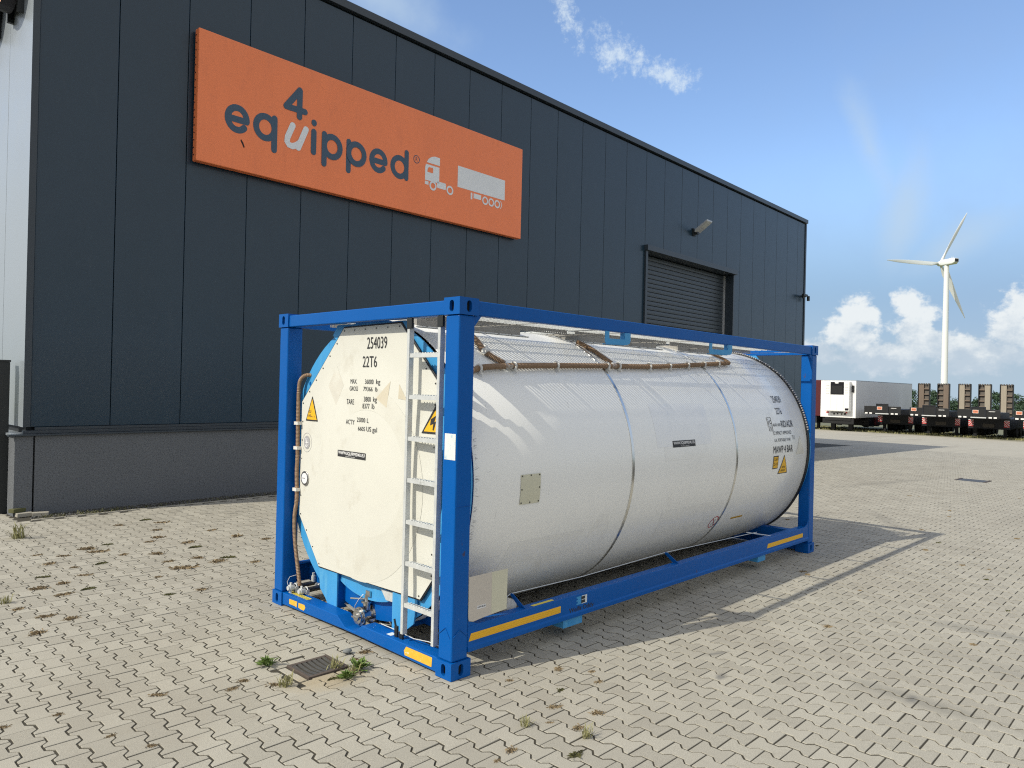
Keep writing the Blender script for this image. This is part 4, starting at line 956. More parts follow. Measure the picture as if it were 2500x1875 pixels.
for x_, y_, z_ in ((.07, 2.215, .165), (.11, 2.10, .15)):
    cl = MB()
    cl.cyl((x_-.03, y_, z_), (x_+.012, y_, z_), .027, 14).cyl((x_-.045, y_, z_), (x_-.031, y_, z_), .020, 12).box(x_-.02, x_-.008, y_-.012, y_+.012, z_-.055, z_+.045)
    cl.box(x_+.014, x_+.044, y_-.034, y_-.026, .119, z_+.01).box(x_+.014, x_+.044, y_+.026, y_+.034, .119, z_+.01); cl.tube([(x_+.03, y_+.030*math.cos(R(a)), z_+.030*math.sin(R(a))) for a in range(0, 181, 30)], .006, 6)
    obj('pipe_clamp', cl, 'galvanised', tank, smooth=True)
cl = MB()
cl.cyl((.28, 2.155, .165), (.28, 2.10, .165), .02, 12).cyl((.28, 2.215, .18), (.28, 2.215, .235), .020, 12).cyl((.28, 2.215, .235), (.28, 2.215, .262), .012, 6)
obj('bleed_cap', cl, 'galvanised', tank, smooth=True); cl = MB()
cl.tube([(.05, 2.24, .16), (.045, 2.262, .21), (.07, 2.262, .25), (.12, 2.24, .262)], .0025, 5)
obj('tether_wire', cl, 'galvanised', tank, smooth=True)

# ribbed conduit
def ribbed(name, pts, r, par=None, pitch=.011):
    P = [Vector(p) for p in pts]
    # catmull-rom resample
    dense = []
    for i in range(len(P)-1):
        p0, p1, p2, p3 = P[max(i-1, 0)], P[i], P[i+1], P[min(i+2, len(P)-1)]
        n = max(2, int((p2-p1).length/(pitch/2)))
        for k in range(n):
            t = k/n; dense.append(0.5*((2*p1)+(p2-p0)*t+(2*p0-5*p1+4*p2-p3)*t*t+(3*p1-p0-3*p2+p3)*t**3))
    dense.append(P[-1])
    rs = [r if (k//1) % 2 else r*.80 for k in range(len(dense))]
    return obj(name, MB().tube(dense, rs, 10), 'hose_brown', par or tank)
HP = [(.30, .345, 2.03), (.45, .296, 2.118), (.79, .312, 2.150), (1.40, .340, 2.176), (2.16, .365, 2.200), (3.00, .390, 2.225), (3.9, .455, 2.276), (4.74, .525, 2.328)]
ribbed('ribbed_hose', HP, .024)
ribbed('ribbed_hose', [(.78, .335, 2.170), (.70, .395, 2.222), (.665, .45, 2.268), (.69, .57, 2.352), (.72, .72, 2.43)], .024)
ribbed('ribbed_hose', [(2.27, .40, 2.225), (2.22, .50, 2.30), (2.19, .60, 2.365), (2.18, .75, 2.43)], .023)
ribbed('ribbed_hose', [(4.74, .53, 2.33), (4.78, .60, 2.37), (4.72, .75, 2.44)], .018)
ribbed('ribbed_hose', [(.165, 2.12, 2.05), (.120, 2.165, 2.045), (.100, 2.215, 2.00), (.098, 2.235, 1.89), (.096, 2.232, 1.64), (.096, 2.226, 1.34), (.096, 2.232, 1.18), (.098, 2.225, .95), (.100, 2.258, .78), (.100, 2.245, .59), (.10, 2.19, .37), (.10, 2.14, .19)], .019)
cmb = MB()
def clampx(x, yv, zv, r=.030):
    cmb.tube([(x, yv+r*math.cos(R(a)), zv+r*math.sin(R(a))) for a in range(-90, 271, 24)], .010, 6)
    cmb.tube([(x, yv-.02, zv-.026), (x+.01, yv-.030, zv-.050)], .009, 6)
import bisect
def hp(x):
    for a, b in zip(HP[:-1], HP[1:]):
        if a[0] <= x <= b[0]: t = (x-a[0])/(b[0]-a[0]); return a[1]+(b[1]-a[1])*t, a[2]+(b[2]-a[2])*t
for x in (.47, .86, 1.40, 2.14, 2.32, 2.85, 3.25, 3.65, 4.05, 4.42):
    cmb = MB(); clampx(x, *hp(x)); obj('hose_clamp', cmb, 'white_plastic', tank, smooth=True)
for z in (1.62, 1.40, 1.03): obj('hose_clamp', MB().box(.074, .120, 2.20, 2.262, z-.014, z+.014), 'white_plastic', tank)
obj('hose_clamp', MB().tube([(.64, .43, 2.262), (.68, .43, 2.262), (.69, .47, 2.29)], .026, 10), 'white_plastic', tank, smooth=True)
obj('hose_tee', MB().tube([(.76, .312, 2.148), (.835, .315, 2.151)], .022, 12).tube([(.80, .315, 2.150), (.775, .34, 2.176)], .020, 10).tube([(2.20, .367, 2.202), (2.28, .37, 2.204)], .022, 12).tube([(2.27, .37, 2.205), (2.262, .40, 2.228)], .020, 10), 'galvanised', tank, smooth=True)

# walkways on top: perforated steel boards with round holed skirt
def board(x0, x1, y0, y1, z, name='walkway_board'):
    mb = MB(); px_, py_ = .042, .080
    nx = int((x1-x0)/px_); ny = int((y1-y0)/py_); dx_ = (x1-x0)/nx; dy_ = (y1-y0)/ny
    for i in range(nx):
        for j in range(ny):
            a, b = x0+i*dx_, y0+j*dy_; sh_ = .0
            hx0, hx1, hy0, hy1 = a+dx_*.24, a+dx_*.76, b+dy_*.13, b+dy_*.87
            mb.add([(a, b, z), (a+dx_, b, z), (a+dx_, b+dy_, z), (a, b+dy_, z), (hx0, hy0, z), (hx1, hy0, z), (hx1, hy1, z), (hx0, hy1, z)],
                   [(0, 1, 5, 4), (1, 2, 6, 5), (2, 3, 7, 6), (3, 0, 4, 7)])
            mb.add([(hx1, hy0+.004, z-.001), (hx1, hy1-.004, z-.001), (hx1+.002, hy1-.006, z-.008), (hx1+.002, hy0+.006, z-.008)], [(0, 1, 2, 3)])
    o = obj(name, mb, 'galvanised', tank, solid=.0015)
    sk = MB(); ns = int((x1-x0)/.030); d = (x1-x0)/ns
    for yy in (y1+.001,):
        for i in range(ns):
            a = x0+i*d; zb, zt = z-.048, z-.002; zm = z-.034; hr = .0055; cx_ = a+d/2
            hole = [(cx_+hr*math.cos(2*math.pi*k/8+math.pi/8), zm+hr*math.sin(2*math.pi*k/8+math.pi/8)) for k in range(8)]
            out_ = [(a+d, zm+d*.2), (cx_+d*.2, zt), (cx_-d*.2, zt), (a, zm+d*.2), (a, zm-d*.2), (cx_-d*.2, zb), (cx_+d*.2, zb), (a+d, zm-d*.2)]
            cr = [(a+d, zt), (a, zt), (a, zb), (a+d, zb)]
            vs = [(p, yy, q_) for p, q_ in out_+hole+cr]
            fs = [(k, (k+1) % 8, (k+1) % 8+8, k+8) for k in range(8)]+[(0, 16, 1), (2, 17, 3), (4, 18, 5), (6, 19, 7)]
            sk.add(vs, fs)
    obj('board_skirt', sk, 'walkway_steel', o, solid=.002)
    return o
for x0, x1 in ((.32, 2.02), (2.14, 3.73), (3.80, 5.74)): board(x0, x1, .34, .75, 2.534)
obj('landing_plate', MB().box(.10, .315, .34, .75, 2.527, 2.533), 'galvanised', tank)
for x0, x1 in ((2.03, 2.13), (3.74, 3.79)): obj('joint_plate', MB().box(x0, x1, .34, .75, 2.527, 2.533), 'galvanised', tank)
board(.32, 5.74, 1.70, 2.10, 2.534)
board(1.96, 2.35, .77, 1.68, 2.528, 'cross_walkway'); board(3.75, 4.05, .77, 1.68, 2.528, 'cross_walkway')
for x0, x1 in ((.32, 1.50), (2.13, 3.70), (4.15, 5.05)):
    o = obj('spill_box', MB().box(x0, x1, .86, .872, 2.44, 2.512).box(x0, x1, 1.57, 1.582, 2.44, 2.512).box(x0, x0+.012, .873, 1.569, 2.44, 2.512).box(x1-.012, x1, .873, 1.569, 2.44, 2.512), 'walkway_steel', tank)
    obj('weld_flange', MB().box(x0-.05, x1+.05, .80, .858, 2.437, 2.443), 'galvanised', o)
    mb = MB()
    for k in range(int((x1-x0)/.16)): mb.cyl((x0+.08+k*.16, .83, 2.4435), (x0+.08+k*.16, .83, 2.452), .007, 6)
    obj('bolt', mb, 'dark_steel', o)
    obj('manlid', MB().cyl(((x0+x1)/2, 1.22, 2.47), ((x0+x1)/2, 1.22, 2.53), .22, 28), 'stainless', o)
for x0 in (.9, 2.0, 3.2, 4.4, 5.5):
    obj('walkway_support', MB().box(x0, x0+.03, .076, WY-.076, 2.482, 2.486).box(x0, x0+.004, .076, .14, 2.486, 2.53), 'walkway_steel', tank)
# light blue lashing handles under the side rail
for x0, x1 in ((1.638, 2.00), (3.36, 3.83)):
    U = [(x0, 2.475), (x0, 2.385), (x0+.02, 2.362), (x1-.05, 2.372), (x1-.012, 2.385), (x1, 2.41), (x1, 2.475), (x1-.085, 2.475), (x1-.085, 2.418), (x0+.055, 2.412), (x0+.055, 2.475)]
    h_ = obj('lashing_handle', MB().prism(U, lambda a, b, t: (a, t, b), .012, .018), 'old_blue_paint', tank)
    obj('handle_flange', MB().tube([(x0+.01, .045, 2.366), (x1-.05, .045, 2.371), (x1-.012, .045, 2.385), (x1-.002, .045, 2.41), (x1-.002, .045, 2.474)], .004, 6).box(x0+.055, x1-.086, .019, .06, 2.411, 2.415).box(x1-.088, x1-.084, .019, .06, 2.416, 2.474), 'old_blue_paint', h_)

# bottom rail marks, lugs and cable
def side(name, pts, m, y=.0106, par=None): return obj(name, MB().add([(a, y, b) for a, b in pts], [tuple(range(len(pts)))]), m, par or tank)
for x0, x1, z0, z1 in ((.165, 1.14, .230, .282), (4.755, 5.735, .221, .270)):
    s_ = side('reflective_strip', [(x0, z0), (x1, z0), (x1, z1), (x0+.02, z1)], 'sticker_yellow')
    if x0 < 1:
        for k in range(3): obj('strip_rib', MB().cyl((x0+.02, .0104, z0+.010+.015*k), (x1-.003, .0104, z0+.010+.015*k), .0026, 6), 'sticker_yellow', s_)
lg_ = MB(); text(lg_, 'Welfit Oddy', lambda u, v: (u, .0106, v), 1.245, 1.560, .190, .240, .01); obj('lettering', lg_, 'print_black', tank)
side('maker_emblem', [(1.335, .250), (1.335, .262), (1.350, .262), (1.350, .276), (1.335, .276), (1.335, .288), (1.350, .288), (1.350, .302), (1.335, .302), (1.335, .315), (1.40, .315), (1.40, .250)], 'old_blue_paint', .0108)
side('maker_emblem', [(1.403, .250), (1.403, .315), (1.470, .315), (1.470, .250)], 'paper_white', .0108)
side('maker_emblem', [(1.395, .256), (1.395, .280), (1.445, .280), (1.445, .256)], 'print_black', .0102); side('maker_emblem', [(1.395, .285), (1.395, .309), (1.445, .309), (1.445, .285)], 'print_black', .0102)
obj('rail_label', MB().box(.84, 1.08, .028, .058, .3355, .3362), 'pale_yellow', tank)
for x in (.75, 2.90): obj('cable_lug', MB().prism([(.03, .336), (.10, .336), (.20, .415), (.165, .420)], lambda a, b, t: (t, a, b), x, x+.006), 'blue_paint', tank)
obj('support_strut', MB().tube([(4.62, .20, .39), (4.95, .06, .33)], .006, 6), 'galvanised', tank)
obj('steel_cable', MB().tube([(.45, .17, .32), (.66, .16, .400), (.75, .185, .414), (1.6, .17, .404), (2.9, .185, .414), (4.0, .16, .396), (4.80, .16, .376)], .0035, 6), 'galvanised', tank)
obj('cable_roll', MB().tube([(.74, .16, .325), (.74, .30, .325)], .055, 16), 'white_plastic', tank)
cd_ = obj('document_plate', MB().prism([(.153, .400), (.160, .372), (.20, .362), (.30, .372), (.527, .385), (.531, .676), (.153, .676)], lambda a, b, t: (a, t, b), .0065, .010), 'card_beige', tank)
side('plate_face', [(.372, .381), (.5265, .3875), (.5300, .675), (.372, .675)], 'plate_cream', .0061, cd_)
mb = MB(); mb.add([(.232, .0058, .440), (.318, .0058, .440), (.318, .0058, .464), (.232, .0058, .464)], [(0, 1, 2, 3)]); lb_ = obj('number_label', mb, 'print_white', cd_)
mb = MB(); text(mb, 'ACEP-GB-050', lambda u, v: (u, .0054, v), .236, .314, .446, .459, .02); obj('lettering', mb, 'print_black', lb_)

# marks on the tank side
def ctext(txt, x0, x1, z0, z1, m='print_black', bold=0.0, e=.004, par=None):
    mb = MB(); text(mb, txt, lambda u, v: Tz(u, v, e), x0, x1, z0, z1, bold); return obj('lettering', mb, m, par or shell)
def cpatch(name, x0, x1, z0, z1, m, e=.003, n=10, par=None, sh=0.0):
    vs = []; 
    for k in range(n+1):
        z = z0+(z1-z0)*k/n; o_ = sh*(k/n); vs += [Tz(x0+o_, z, e), Tz(x1+o_, z, e)]
    return obj(name, MB().add(vs, [(2*k, 2*k+1, 2*k+3, 2*k+2) for k in range(n)]), m, par or shell)
ctext('254039', 5.165, 5.405, 1.872, 1.950); ctext('22T6', 5.13, 5.285, 1.735, 1.812)
ctext('AAR 600', 4.955, 5.16, 1.597, 1.632); ctext('RID/ADR', 5.18, 5.50, 1.582, 1.662)
ctext('TC IMPACT APPROVED', 4.915, 5.415, 1.500, 1.542); ctext('U.K. PORTABLE TANK', 4.94, 5.375, 1.420, 1.457); ctext('T11', 5.42, 5.49, 1.433, 1.480)
ctext('MAWP 4 BAR', 4.90, 5.42, 1.288, 1.372)
fr = MB()
for a, b in (((4.83, 1.70), (4.935, 1.70)), ((4.83, 1.605), (4.935, 1.605)), ((4.83, 1.605), (4.83, 1.70)), ((4.935, 1.605), (4.935, 1.70)), ((4.845, 1.550), (4.935, 1.550)), ((4.845, 1.550), (4.845, 1.60)), ((4.935, 1.550), (4.935, 1.60))):
    fr.tube([Tz(a[0], a[1], .002), Tz(b[0], b[1], .002)], .0026, 4)
fr_ = obj('approval_box', fr, 'print_black', shell); ctext('i', 4.850, 4.862, 1.618, 1.688, par=fr_); ctext('c', 4.885, 4.922, 1.625, 1.670, par=fr_); ctext('70', 4.868, 4.912, 1.560, 1.592, par=fr_)
hp_ = cpatch('height_plate', 4.905, 5.04, 1.108, 1.258, 'print_black', .003); cpatch('sticker_face', 4.915, 5.03, 1.118, 1.246, 'sticker_yellow', .0037, par=hp_)
ctext('2,60', 4.925, 5.02, 1.198, 1.236, e=.0048, par=hp_); ctext('2,43', 4.925, 5.02, 1.142, 1.180, e=.0048, par=hp_)
def Ttri(A, B, C, m, e, par, name):
    mb = MB(); n = 8; vs = []; 
    for k in range(n+1):
        t = k/n; l_ = (A[0]+(C[0]-A[0])*t, A[1]+(C[1]-A[1])*t); r_ = (B[0]+(C[0]-B[0])*t, B[1]+(C[1]-B[1])*t); vs += [Tz(*l_, e), Tz(*r_, e)]
    return obj(name, mb.add(vs, [(2*k, 2*k+1, 2*k+3, 2*k+2) for k in range(n)]), m, par)
tw = Ttri((5.065, 1.040), (5.325, 1.040), (5.195, 1.262), 'print_black', .003, shell, 'warning_sticker'); Ttri((5.083, 1.049), (5.307, 1.049), (5.195, 1.243), 'sticker_yellow', .0037, tw, 'sticker_face')
ctext('SUPER', 5.145, 5.245, 1.105, 1.127, e=.0048, par=tw); ctext('HEAVY', 5.135, 5.255, 1.065, 1.089, e=.0048, par=tw)
Ttri((5.52, 1.25), (5.76, 1.25), (5.64, 1.47), 'ghost_grey', .0015, shell, 'faded_triangle')
ws = cpatch('web_sticker', 2.765, 3.175, 1.450, 1.512, 'print_black', .003, 4); ctext('WWW.EQUIPPED4U.EU', 2.775, 3.165, 1.472, 1.504, 'print_white', .02, e=.0048, par=ws); ctext('TRUCKS & TRAILERS', 2.90, 3.06, 1.457, 1.464, 'print_white', e=.0048, par=ws)
pl_ = cpatch('cover_plate', .667, .884, 1.118, 1.340, 'plate_cream', .006, 6)
mb = MB()
for x, z in ((.68, 1.33), (.775, 1.332), (.87, 1.33), (.677, 1.23), (.873, 1.235), (.68, 1.13), (.775, 1.128), (.87, 1.13)): p = Vector(Tz(x, z, .0065)); mb.cyl(p, p+Vector((0, -.003, 0)), .006, 6)
obj('screws', mb, 'dark_steel', pl_)['kind'] = 'stuff'
cpatch('worn_patch', 2.50, 3.50, 1.46, 1.86, 'ghost_blue', .0006, 14); cpatch('worn_patch', 2.62, 3.42, 1.33, 1.458, 'ghost_mark', .0006, 6)
cpatch('worn_patch', .62, 1.50, .62, .82, 'ghost_mark', .0006, 8, sh=.05); cpatch('worn_patch', 2.75, 3.95, .58, .84, 'ghost_mark', .0006, 8, sh=-.03)
mb = MB()
ths = [k*2*math.pi/40 for k in range(40)]
def C2(x, a, e): return T(x, -35.8+a/1.21*57.3, e)
a = [C2(3.93+.082*math.cos(t), .082*math.sin(t), .003) for t in ths]; b = [C2(3.93+.072*math.cos(t), .072*math.sin(t), .003) for t in ths]
mb.add(a+b, [(i, (i+1) % 40, (i+1) % 40+40, i+40) for i in range(40)])
mb.add([C2(3.93+p, q_, .0036) for p, q_ in ((-.055, .050), (-.048, .056), (.055, -.050), (.048, -.056))], [(0, 1, 2, 3)])
ns_ = obj('no_step_sign', mb, 'print_red', shell)
mb = MB()
for pts in ([(0, .045), (-.005, .015), (-.02, -.01), (-.03, -.045)], [(-.005, .015), (.02, -.005), (.02, -.045), (.035, -.045)], [(-.002, .035), (.025, .02)]): mb.tube([C2(3.93+p, q_, .002) for p, q_ in pts], .004, 4)
obj('figure_mark', mb, 'print_grey', ns_)
vs = []; 
for k in range(2): vs += [T(4.32, -36.6+1.2*k, .003), T(4.59, -36.6+1.2*k, .003)]
yl2 = obj('small_yellow_label', MB().add(vs, [(0, 1, 3, 2)]), 'sticker_yellow', shell)
mb = MB(); text(mb, 'ELECTRICAL CONTACT', lambda u, v: T(u, v, .0038), 4.33, 4.58, -36.4, -35.7); obj('lettering', mb, 'print_black', yl2)
sc = MB(); q3 = random.Random(9)
for i in range(26):
    x = q3.choice((q3.uniform(.25, .55), q3.uniform(.25, 5.6), q3.uniform(3.1, 3.6))); th = q3.uniform(-40, 35); l_ = q3.uniform(.01, .07); w_ = q3.uniform(.0006, .0014)
    if q3.random() < .5: pts = [T(x, th, .0015), T(x+w_, th, .0015), T(x+w_+.003, th+l_*45, .0015), T(x+.003, th+l_*45, .0015)]
    else: pts = [T(x, th, .0015), T(x+l_, th+.4, .0015), T(x+l_, th+.4+w_*50, .0015), T(x, th+w_*50, .0015)]
    sc.add(pts, [(0, 1, 2, 3)])
obj('scratches', sc, 'print_grey', shell)

# ------------------------------------------------------------------ parked trailers
XT = 54.0
def zt(x): return gz(x)-.01
def wheel(mb_t, x, y0, y1, z0, r=.50): mb_t.cyl((x, y0, z0+r), (x, y1, z0+r), r, 22)
rf = thing('reefer_trailer', 'white refrigerated box trailer with black grille unit on its front, parked behind the container', 'trailer', (XT, 16.10, zt(XT)))
gb = zt(XT)
obj('box_body', MB().box(0.02, 13.6, 0, 2.6, 1.02, 3.80), 'reefer_side', rf, bevel=0.02)
obj('front_wall', MB().box(-.03, .018, .0, 2.6, 1.02, 3.80), 'reefer_white', rf, bevel=0.02)
obj('roof_edge', MB().box(-.02, 13.6, -.01, 2.61, 3.802, 3.84), 'cladding_silver', rf)
un = obj('cooling_unit', MB().box(-.48, -.031, .32, 2.12, 1.50, 3.74), 'reefer_white', rf, bevel=0.04)
obj('grille', MB().box(-.50, -.482, .72, 1.70, 2.75, 3.70), 'glass_dark', un, bevel=0.01)
obj('grille_mesh', MB().box(-.51, -.501, .82, 1.62, 2.82, 3.42), 'chassis_black', un)
obj('badge', MB().prism(oval(1.24, 3.63, .15, .055, 20), lambda a, b, t: (t, a, b), -.508, -.501), 'reefer_white', un)
for k in range(7):
    obj('vent_slat', MB().box(-.495, -.481, .42, .64, 2.82+.12*k, 2.84+.12*k), 'reefer_side', un); obj('vent_slat', MB().box(-.495, -.481, 1.78, 2.04, 2.82+.12*k, 2.84+.12*k), 'reefer_side', un)
obj('unit_seam', MB().box(-.485, -.481, 1.20, 1.21, 1.55, 2.70).box(-.485, -.481, .70, .71, 1.55, 2.70).box(-.485, -.481, 1.70, 1.71, 1.55, 2.70), 'cladding_silver', un)
obj('control_panel', MB().box(-.495, -.481, .36, .62, 1.58, 1.74), 'glass_dark', un)
obj('mirror_box', MB().box(-.12, -.031, .13, .27, 2.95, 3.45), 'chassis_black', rf)
obj('coupling', MB().cyl((-.10, .75, 1.30), (-.031, .75, 1.30), .07, 12).cyl((-.10, 1.0, 1.28), (-.031, 1.0, 1.28), .05, 12).cyl((-.10, 1.3, 1.30), (-.031, 1.3, 1.30), .05, 12).cyl((-.10, 1.55, 1.28), (-.031, 1.55, 1.28), .06, 12).box(-.08, -.031, .9, 1.8, 1.38, 1.42), 'chassis_black', rf)
obj('marker_light', MB().box(-.05, -.031, 1.95, 2.15, 1.34, 1.44).box(-.05, -.031, .60, .72, 1.36, 1.44), 'hazard_red', rf)
obj('chassis', MB().box(.0, 13.5, .35, 2.25, .80, 1.0).box(.8, 1.1, .5, .8, .05, .85).box(.8, 1.1, 1.8, 2.1, .05, .85).box(3.0, 7.0, .05, 2.5, .38, .95).box(.05, .25, .15, 2.45, .55, .95), 'chassis_black', rf)
for x in (9.4, 10.7, 12.0):
    for y0, y1 in ((.05, .40), (2.2, 2.55)): mb = MB(); wheel(mb, x, y0, y1, 0); obj('wheel', mb, 'tyre', rf)
obj('pallet_box', MB().box(4.2, 7.2, -.10, .04, .40, 1.0), 'dark_red', rf, bevel=0.02)
rt = thing('red_trailer', 'dark red box trailer mostly hidden beside the white refrigerated trailer', 'trailer', (XT+.6, 18.95, zt(XT)))
obj('box_body', MB().box(0, 13.6, 0, 2.6, 1.05, 3.86), 'dark_red', rt, bevel=0.03); obj('chassis', MB().box(.1, 13.5, .3, 2.3, .5, 1.04).box(.9, 1.1, .4, .6, .05, .5), 'chassis_black', rt)
for y0, y1 in ((.05, .40), (2.2, 2.55)): mb = MB(); wheel(mb, 10.5, y0, y1, 0); obj('wheel', mb, 'tyre', rt)

def hazard(par, x, y0, y1, z0, z1, flip=1):
    b = obj('hazard_board', MB().box(x, x+.02, y0, y1, z0, z1), 'hazard_white', par); mb = MB(); w_, h_ = y1-y0, z1-z0; st = h_/3.0
    from mathutils.geometry import intersect_line_line_2d
    n = 0; k = -w_
    while k < h_+w_:
        P = []
        for (ya, za) in ((0, k), (w_, k+w_*flip), (w_, k+w_*flip+st/1.6), (0, k+st/1.6)): P.append((y0+ya, z0+min(h_, max(0, za))))
        if max(p[1] for p in P)-min(p[1] for p in P) > .01: mb.add([(x-.002, a, c) for a, c in P], [(0, 1, 2, 3)])
        k += st
    obj('stripe', mb, 'hazard_red', b)
def lowbed(xf, yr, label, ramps, boards, plate_y, hazards=True, rx=10.6):
    t = thing('lowbed_trailer', label, 'trailer', (xf, yr, zt(xf)), 0, 'dark lowbed trailers parked side by side')
    obj('gooseneck', MB().box(0, 3.4, .10, 2.40, 1.36, 1.78).box(-.03, -.001, .0, 2.50, 1.42, 1.98).box(-.05, -.031, .85, 1.65, 1.40, 2.12), 'chassis_black', t, bevel=0.02)
    obj('headboard_frame', MB().box(-.07, -.051, .82, .90, 1.40, 2.16).box(-.07, -.051, 1.60, 1.68, 1.40, 2.16).box(-.07, -.051, .901, 1.599, 2.09, 2.16), 'chassis_navy', t)
    obj('coupling_row', MB().box(-.09, -.071, .80, 1.70, 1.40, 1.47), 'galvanised', t)
    lp = MB()
    for a in (.20, .48, 1.95, 2.25): lp.box(-.045, -.031, a, a+.18, 1.40, 1.50)
    obj('marker_plate', lp, 'hazard_white', t)
    obj('white_strip', MB().box(-.045, -.031, .30, .66, 1.84, 1.87), 'hazard_white', t)
    pt = obj('orange_plate', MB().box(-.075, -.071, plate_y, plate_y+.34, 1.72, 1.94), 'hazard_white', t); obj('plate_face', MB().box(-.079, -.076, plate_y+.02, plate_y+.32, 1.74, 1.92), 'plate_orange', pt)
    mb = MB(); text(mb, 'EQUIPPED', lambda u, v: (-.0795, -u, v), -(plate_y+.30), -(plate_y+.04), 1.80, 1.85, .02); obj('lettering', mb, 'chassis_navy', pt)
    obj('deck', MB().box(3.2, rx-.1, -.02, 2.52, .62, 1.34).box(3.0, 3.2, -.02, 2.52, .58, 1.38), 'chassis_navy', t, bevel=0.02)
    obj('support_leg', MB().box(3.4, 3.6, .25, .45, .02, .62).box(3.4, 3.6, 2.05, 2.25, .02, .62), 'chassis_black', t)
    obj('step_panel', MB().box(2.96, 2.999, .9, 1.6, .70, .95), 'ramp_steel', t)
    if hazards:
        hazard(t, 2.97, .02, .34, .74, 1.22, 1); hazard(t, 2.97, 2.16, 2.48, .74, 1.22, -1)
    for x in (5.6, 6.9, 8.2, 9.5):
        for y0, y1 in ((.0, .55), (1.95, 2.5)): mb = MB(); wheel(mb, x, y0, y1, 0, .40); obj('wheel', mb, 'tyre', t)
    obj('rear_frame', MB().box(rx-.1, rx+.1, 0, 2.5, .55, .95), 'ramp_steel', t)
    for i, (y0, wood, mname) in enumerate(ramps):
        r_ = obj('loading_ramp', MB().box(rx+.12, rx+.17, y0, y0+.90, .90, 3.80), 'ramp_steel', t)
        obj('ramp_side', MB().box(rx-.08, rx+.119, y0, y0+.06, .90, 3.84).box(rx-.08, rx+.119, y0+.84, y0+.90, .90, 3.84), 'chassis_black', r_)
        a0 = y0+.45 if wood else y0+.08
        a1 = y0+.82 if wood else y0+.45
        obj('ramp_planks', MB().box(rx-.04, rx+.119, a0, a1, .92, 3.74), mname, r_)
        ru = MB(); b0, b1 = (y0+.08, y0+.43) if wood else (y0+.47, y0+.82)
        for k in range(6): ru.box(rx-.02, rx+.119, b0, b1, 1.1+.45*k, 1.2+.45*k)
        obj('ramp_rung', ru, 'ramp_brown', r_)
        te = MB()
        for k in range(5): te.box(rx-.06, rx+.10, y0+.08+.17*k, y0+.16+.17*k, 3.745, 3.86)
        obj('ramp_tip', te, 'ramp_steel', r_)
    return t
# ramp y (world) minus trailer right side
yr1, yr2, yr3, yr4 = 13.00, 9.93, 6.95, 3.7
lowbed(XT, yr1, 'dark lowbed trailer next to the white refrigerated trailer, its brown ramps raised behind', [(13.86-yr1+.05, True, 'ramp_brown'), (12.46-yr1, False, 'ramp_brown')], None, 1.25)
lowbed(XT, yr2, 'middle dark lowbed trailer with pale wooden ramps raised in front of the trees', [(10.95-yr2, True, 'ramp_wood'), (9.55-yr2, False, 'ramp_wood')], None, 2.05)
lowbed(XT, yr3, 'dark lowbed trailer with striped warning boards, right of the wind turbine tower', [(8.10-yr3, True, 'ramp_wood'), (6.45-yr3, False, 'ramp_wood')], None, 1.25)
lowbed(XT, yr4, 'dark lowbed trailer cut off by the right edge of the picture', [(5.1-yr4, True, 'ramp_wood')], None, 2.05)
for i_, (y_, p_) in enumerate(((13.00+2.28, 1), (6.95+2.28, 1))):
    pass

# ------------------------------------------------------------------ trees behind the yard
def tree(x, y, h, w_, label, seed):
    q = random.Random(seed); z = gz(x)-.06
    t = thing('tree', label, 'tree', (x, y, z), 0, 'trees behind the parked trailers')
    tr = MB(); tr.tube([(0, 0, 0), (.05, .02, h*.4), (0, .05, h*.8)], [.16, .11, .05], 8)
    for k in range(7):
        a = q.uniform(0, 6.28); zz = h*q.uniform(.25, .75); tr.tube([(.03, .02, zz), (w_*.33*math.cos(a), w_*.33*math.sin(a), zz+h*.13)], [.05, .015], 5)
    obj('trunk', tr, 'bark', t)
    cr = MB(); cl_ = []
    for k in range(34):
        u = q.random(); zz = h*(.18+.78*u); rr_ = w_*.5*(1-u*.62)*math.sqrt(q.random()); a = q.uniform(0, 6.28); cl_.append((rr_*math.cos(a), rr_*math.sin(a), zz, w_*q.uniform(.10, .22)))
    cl_.append((0, 0, h*.95, w_*.1))
    for (cx_, cy_, cz_, cr_) in cl_:
        for j in range(95):
            v = Vector((q.gauss(0, 1), q.gauss(0, 1), q.gauss(0, .8))).normalized()*cr_*q.uniform(.5, 1.1); p = Vector((cx_, cy_, cz_))+v
            s_ = q.uniform(.05, .13); n_ = (v.normalized()+Vector((q.gauss(0, .6), q.gauss(0, .6), q.gauss(0, .6)))).normalized(); a = n_.orthogonal().normalized(); b = n_.cross(a)
            cr.add([p+a*s_, p+b*s_*.8, p-a*s_, p-b*s_*.8], [(0, 1, 2, 3)])
    obj('crown', cr, 'leaf_pine', t)
for x, y, h, w_, lb in ((108, 27.6, 4.6, 3.2, 'dark green tree just right of the white refrigerated trailer'),
                        (109, 24.9, 4.5, 3.0, 'dark green tree showing between the two brown ramps'),
                        (112, 22.9, 3.3, 4.2, 'low bushy tree right of the wind turbine tower foot'),
                        (113, 20.4, 3.6, 2.8, 'slim tree showing left of the second pale ramp'),
                        (112, 18.2, 4.4, 3.4, 'bushy tree between the second and third pale ramps'),
                        (112, 15.9, 4.2, 2.8, 'round dark tree right of the third pale ramp'),
                        (118, 12.8, 3.0, 5.0, 'low bush at the right edge behind the last trailer'),
                        (120, 29.5, 3.4, 5.0, 'distant bush half hidden by the white refrigerated trailer')):
    tree(x, y, h, w_, lb, int(x*7+y*3))
hedge = MB(); q = random.Random(21)
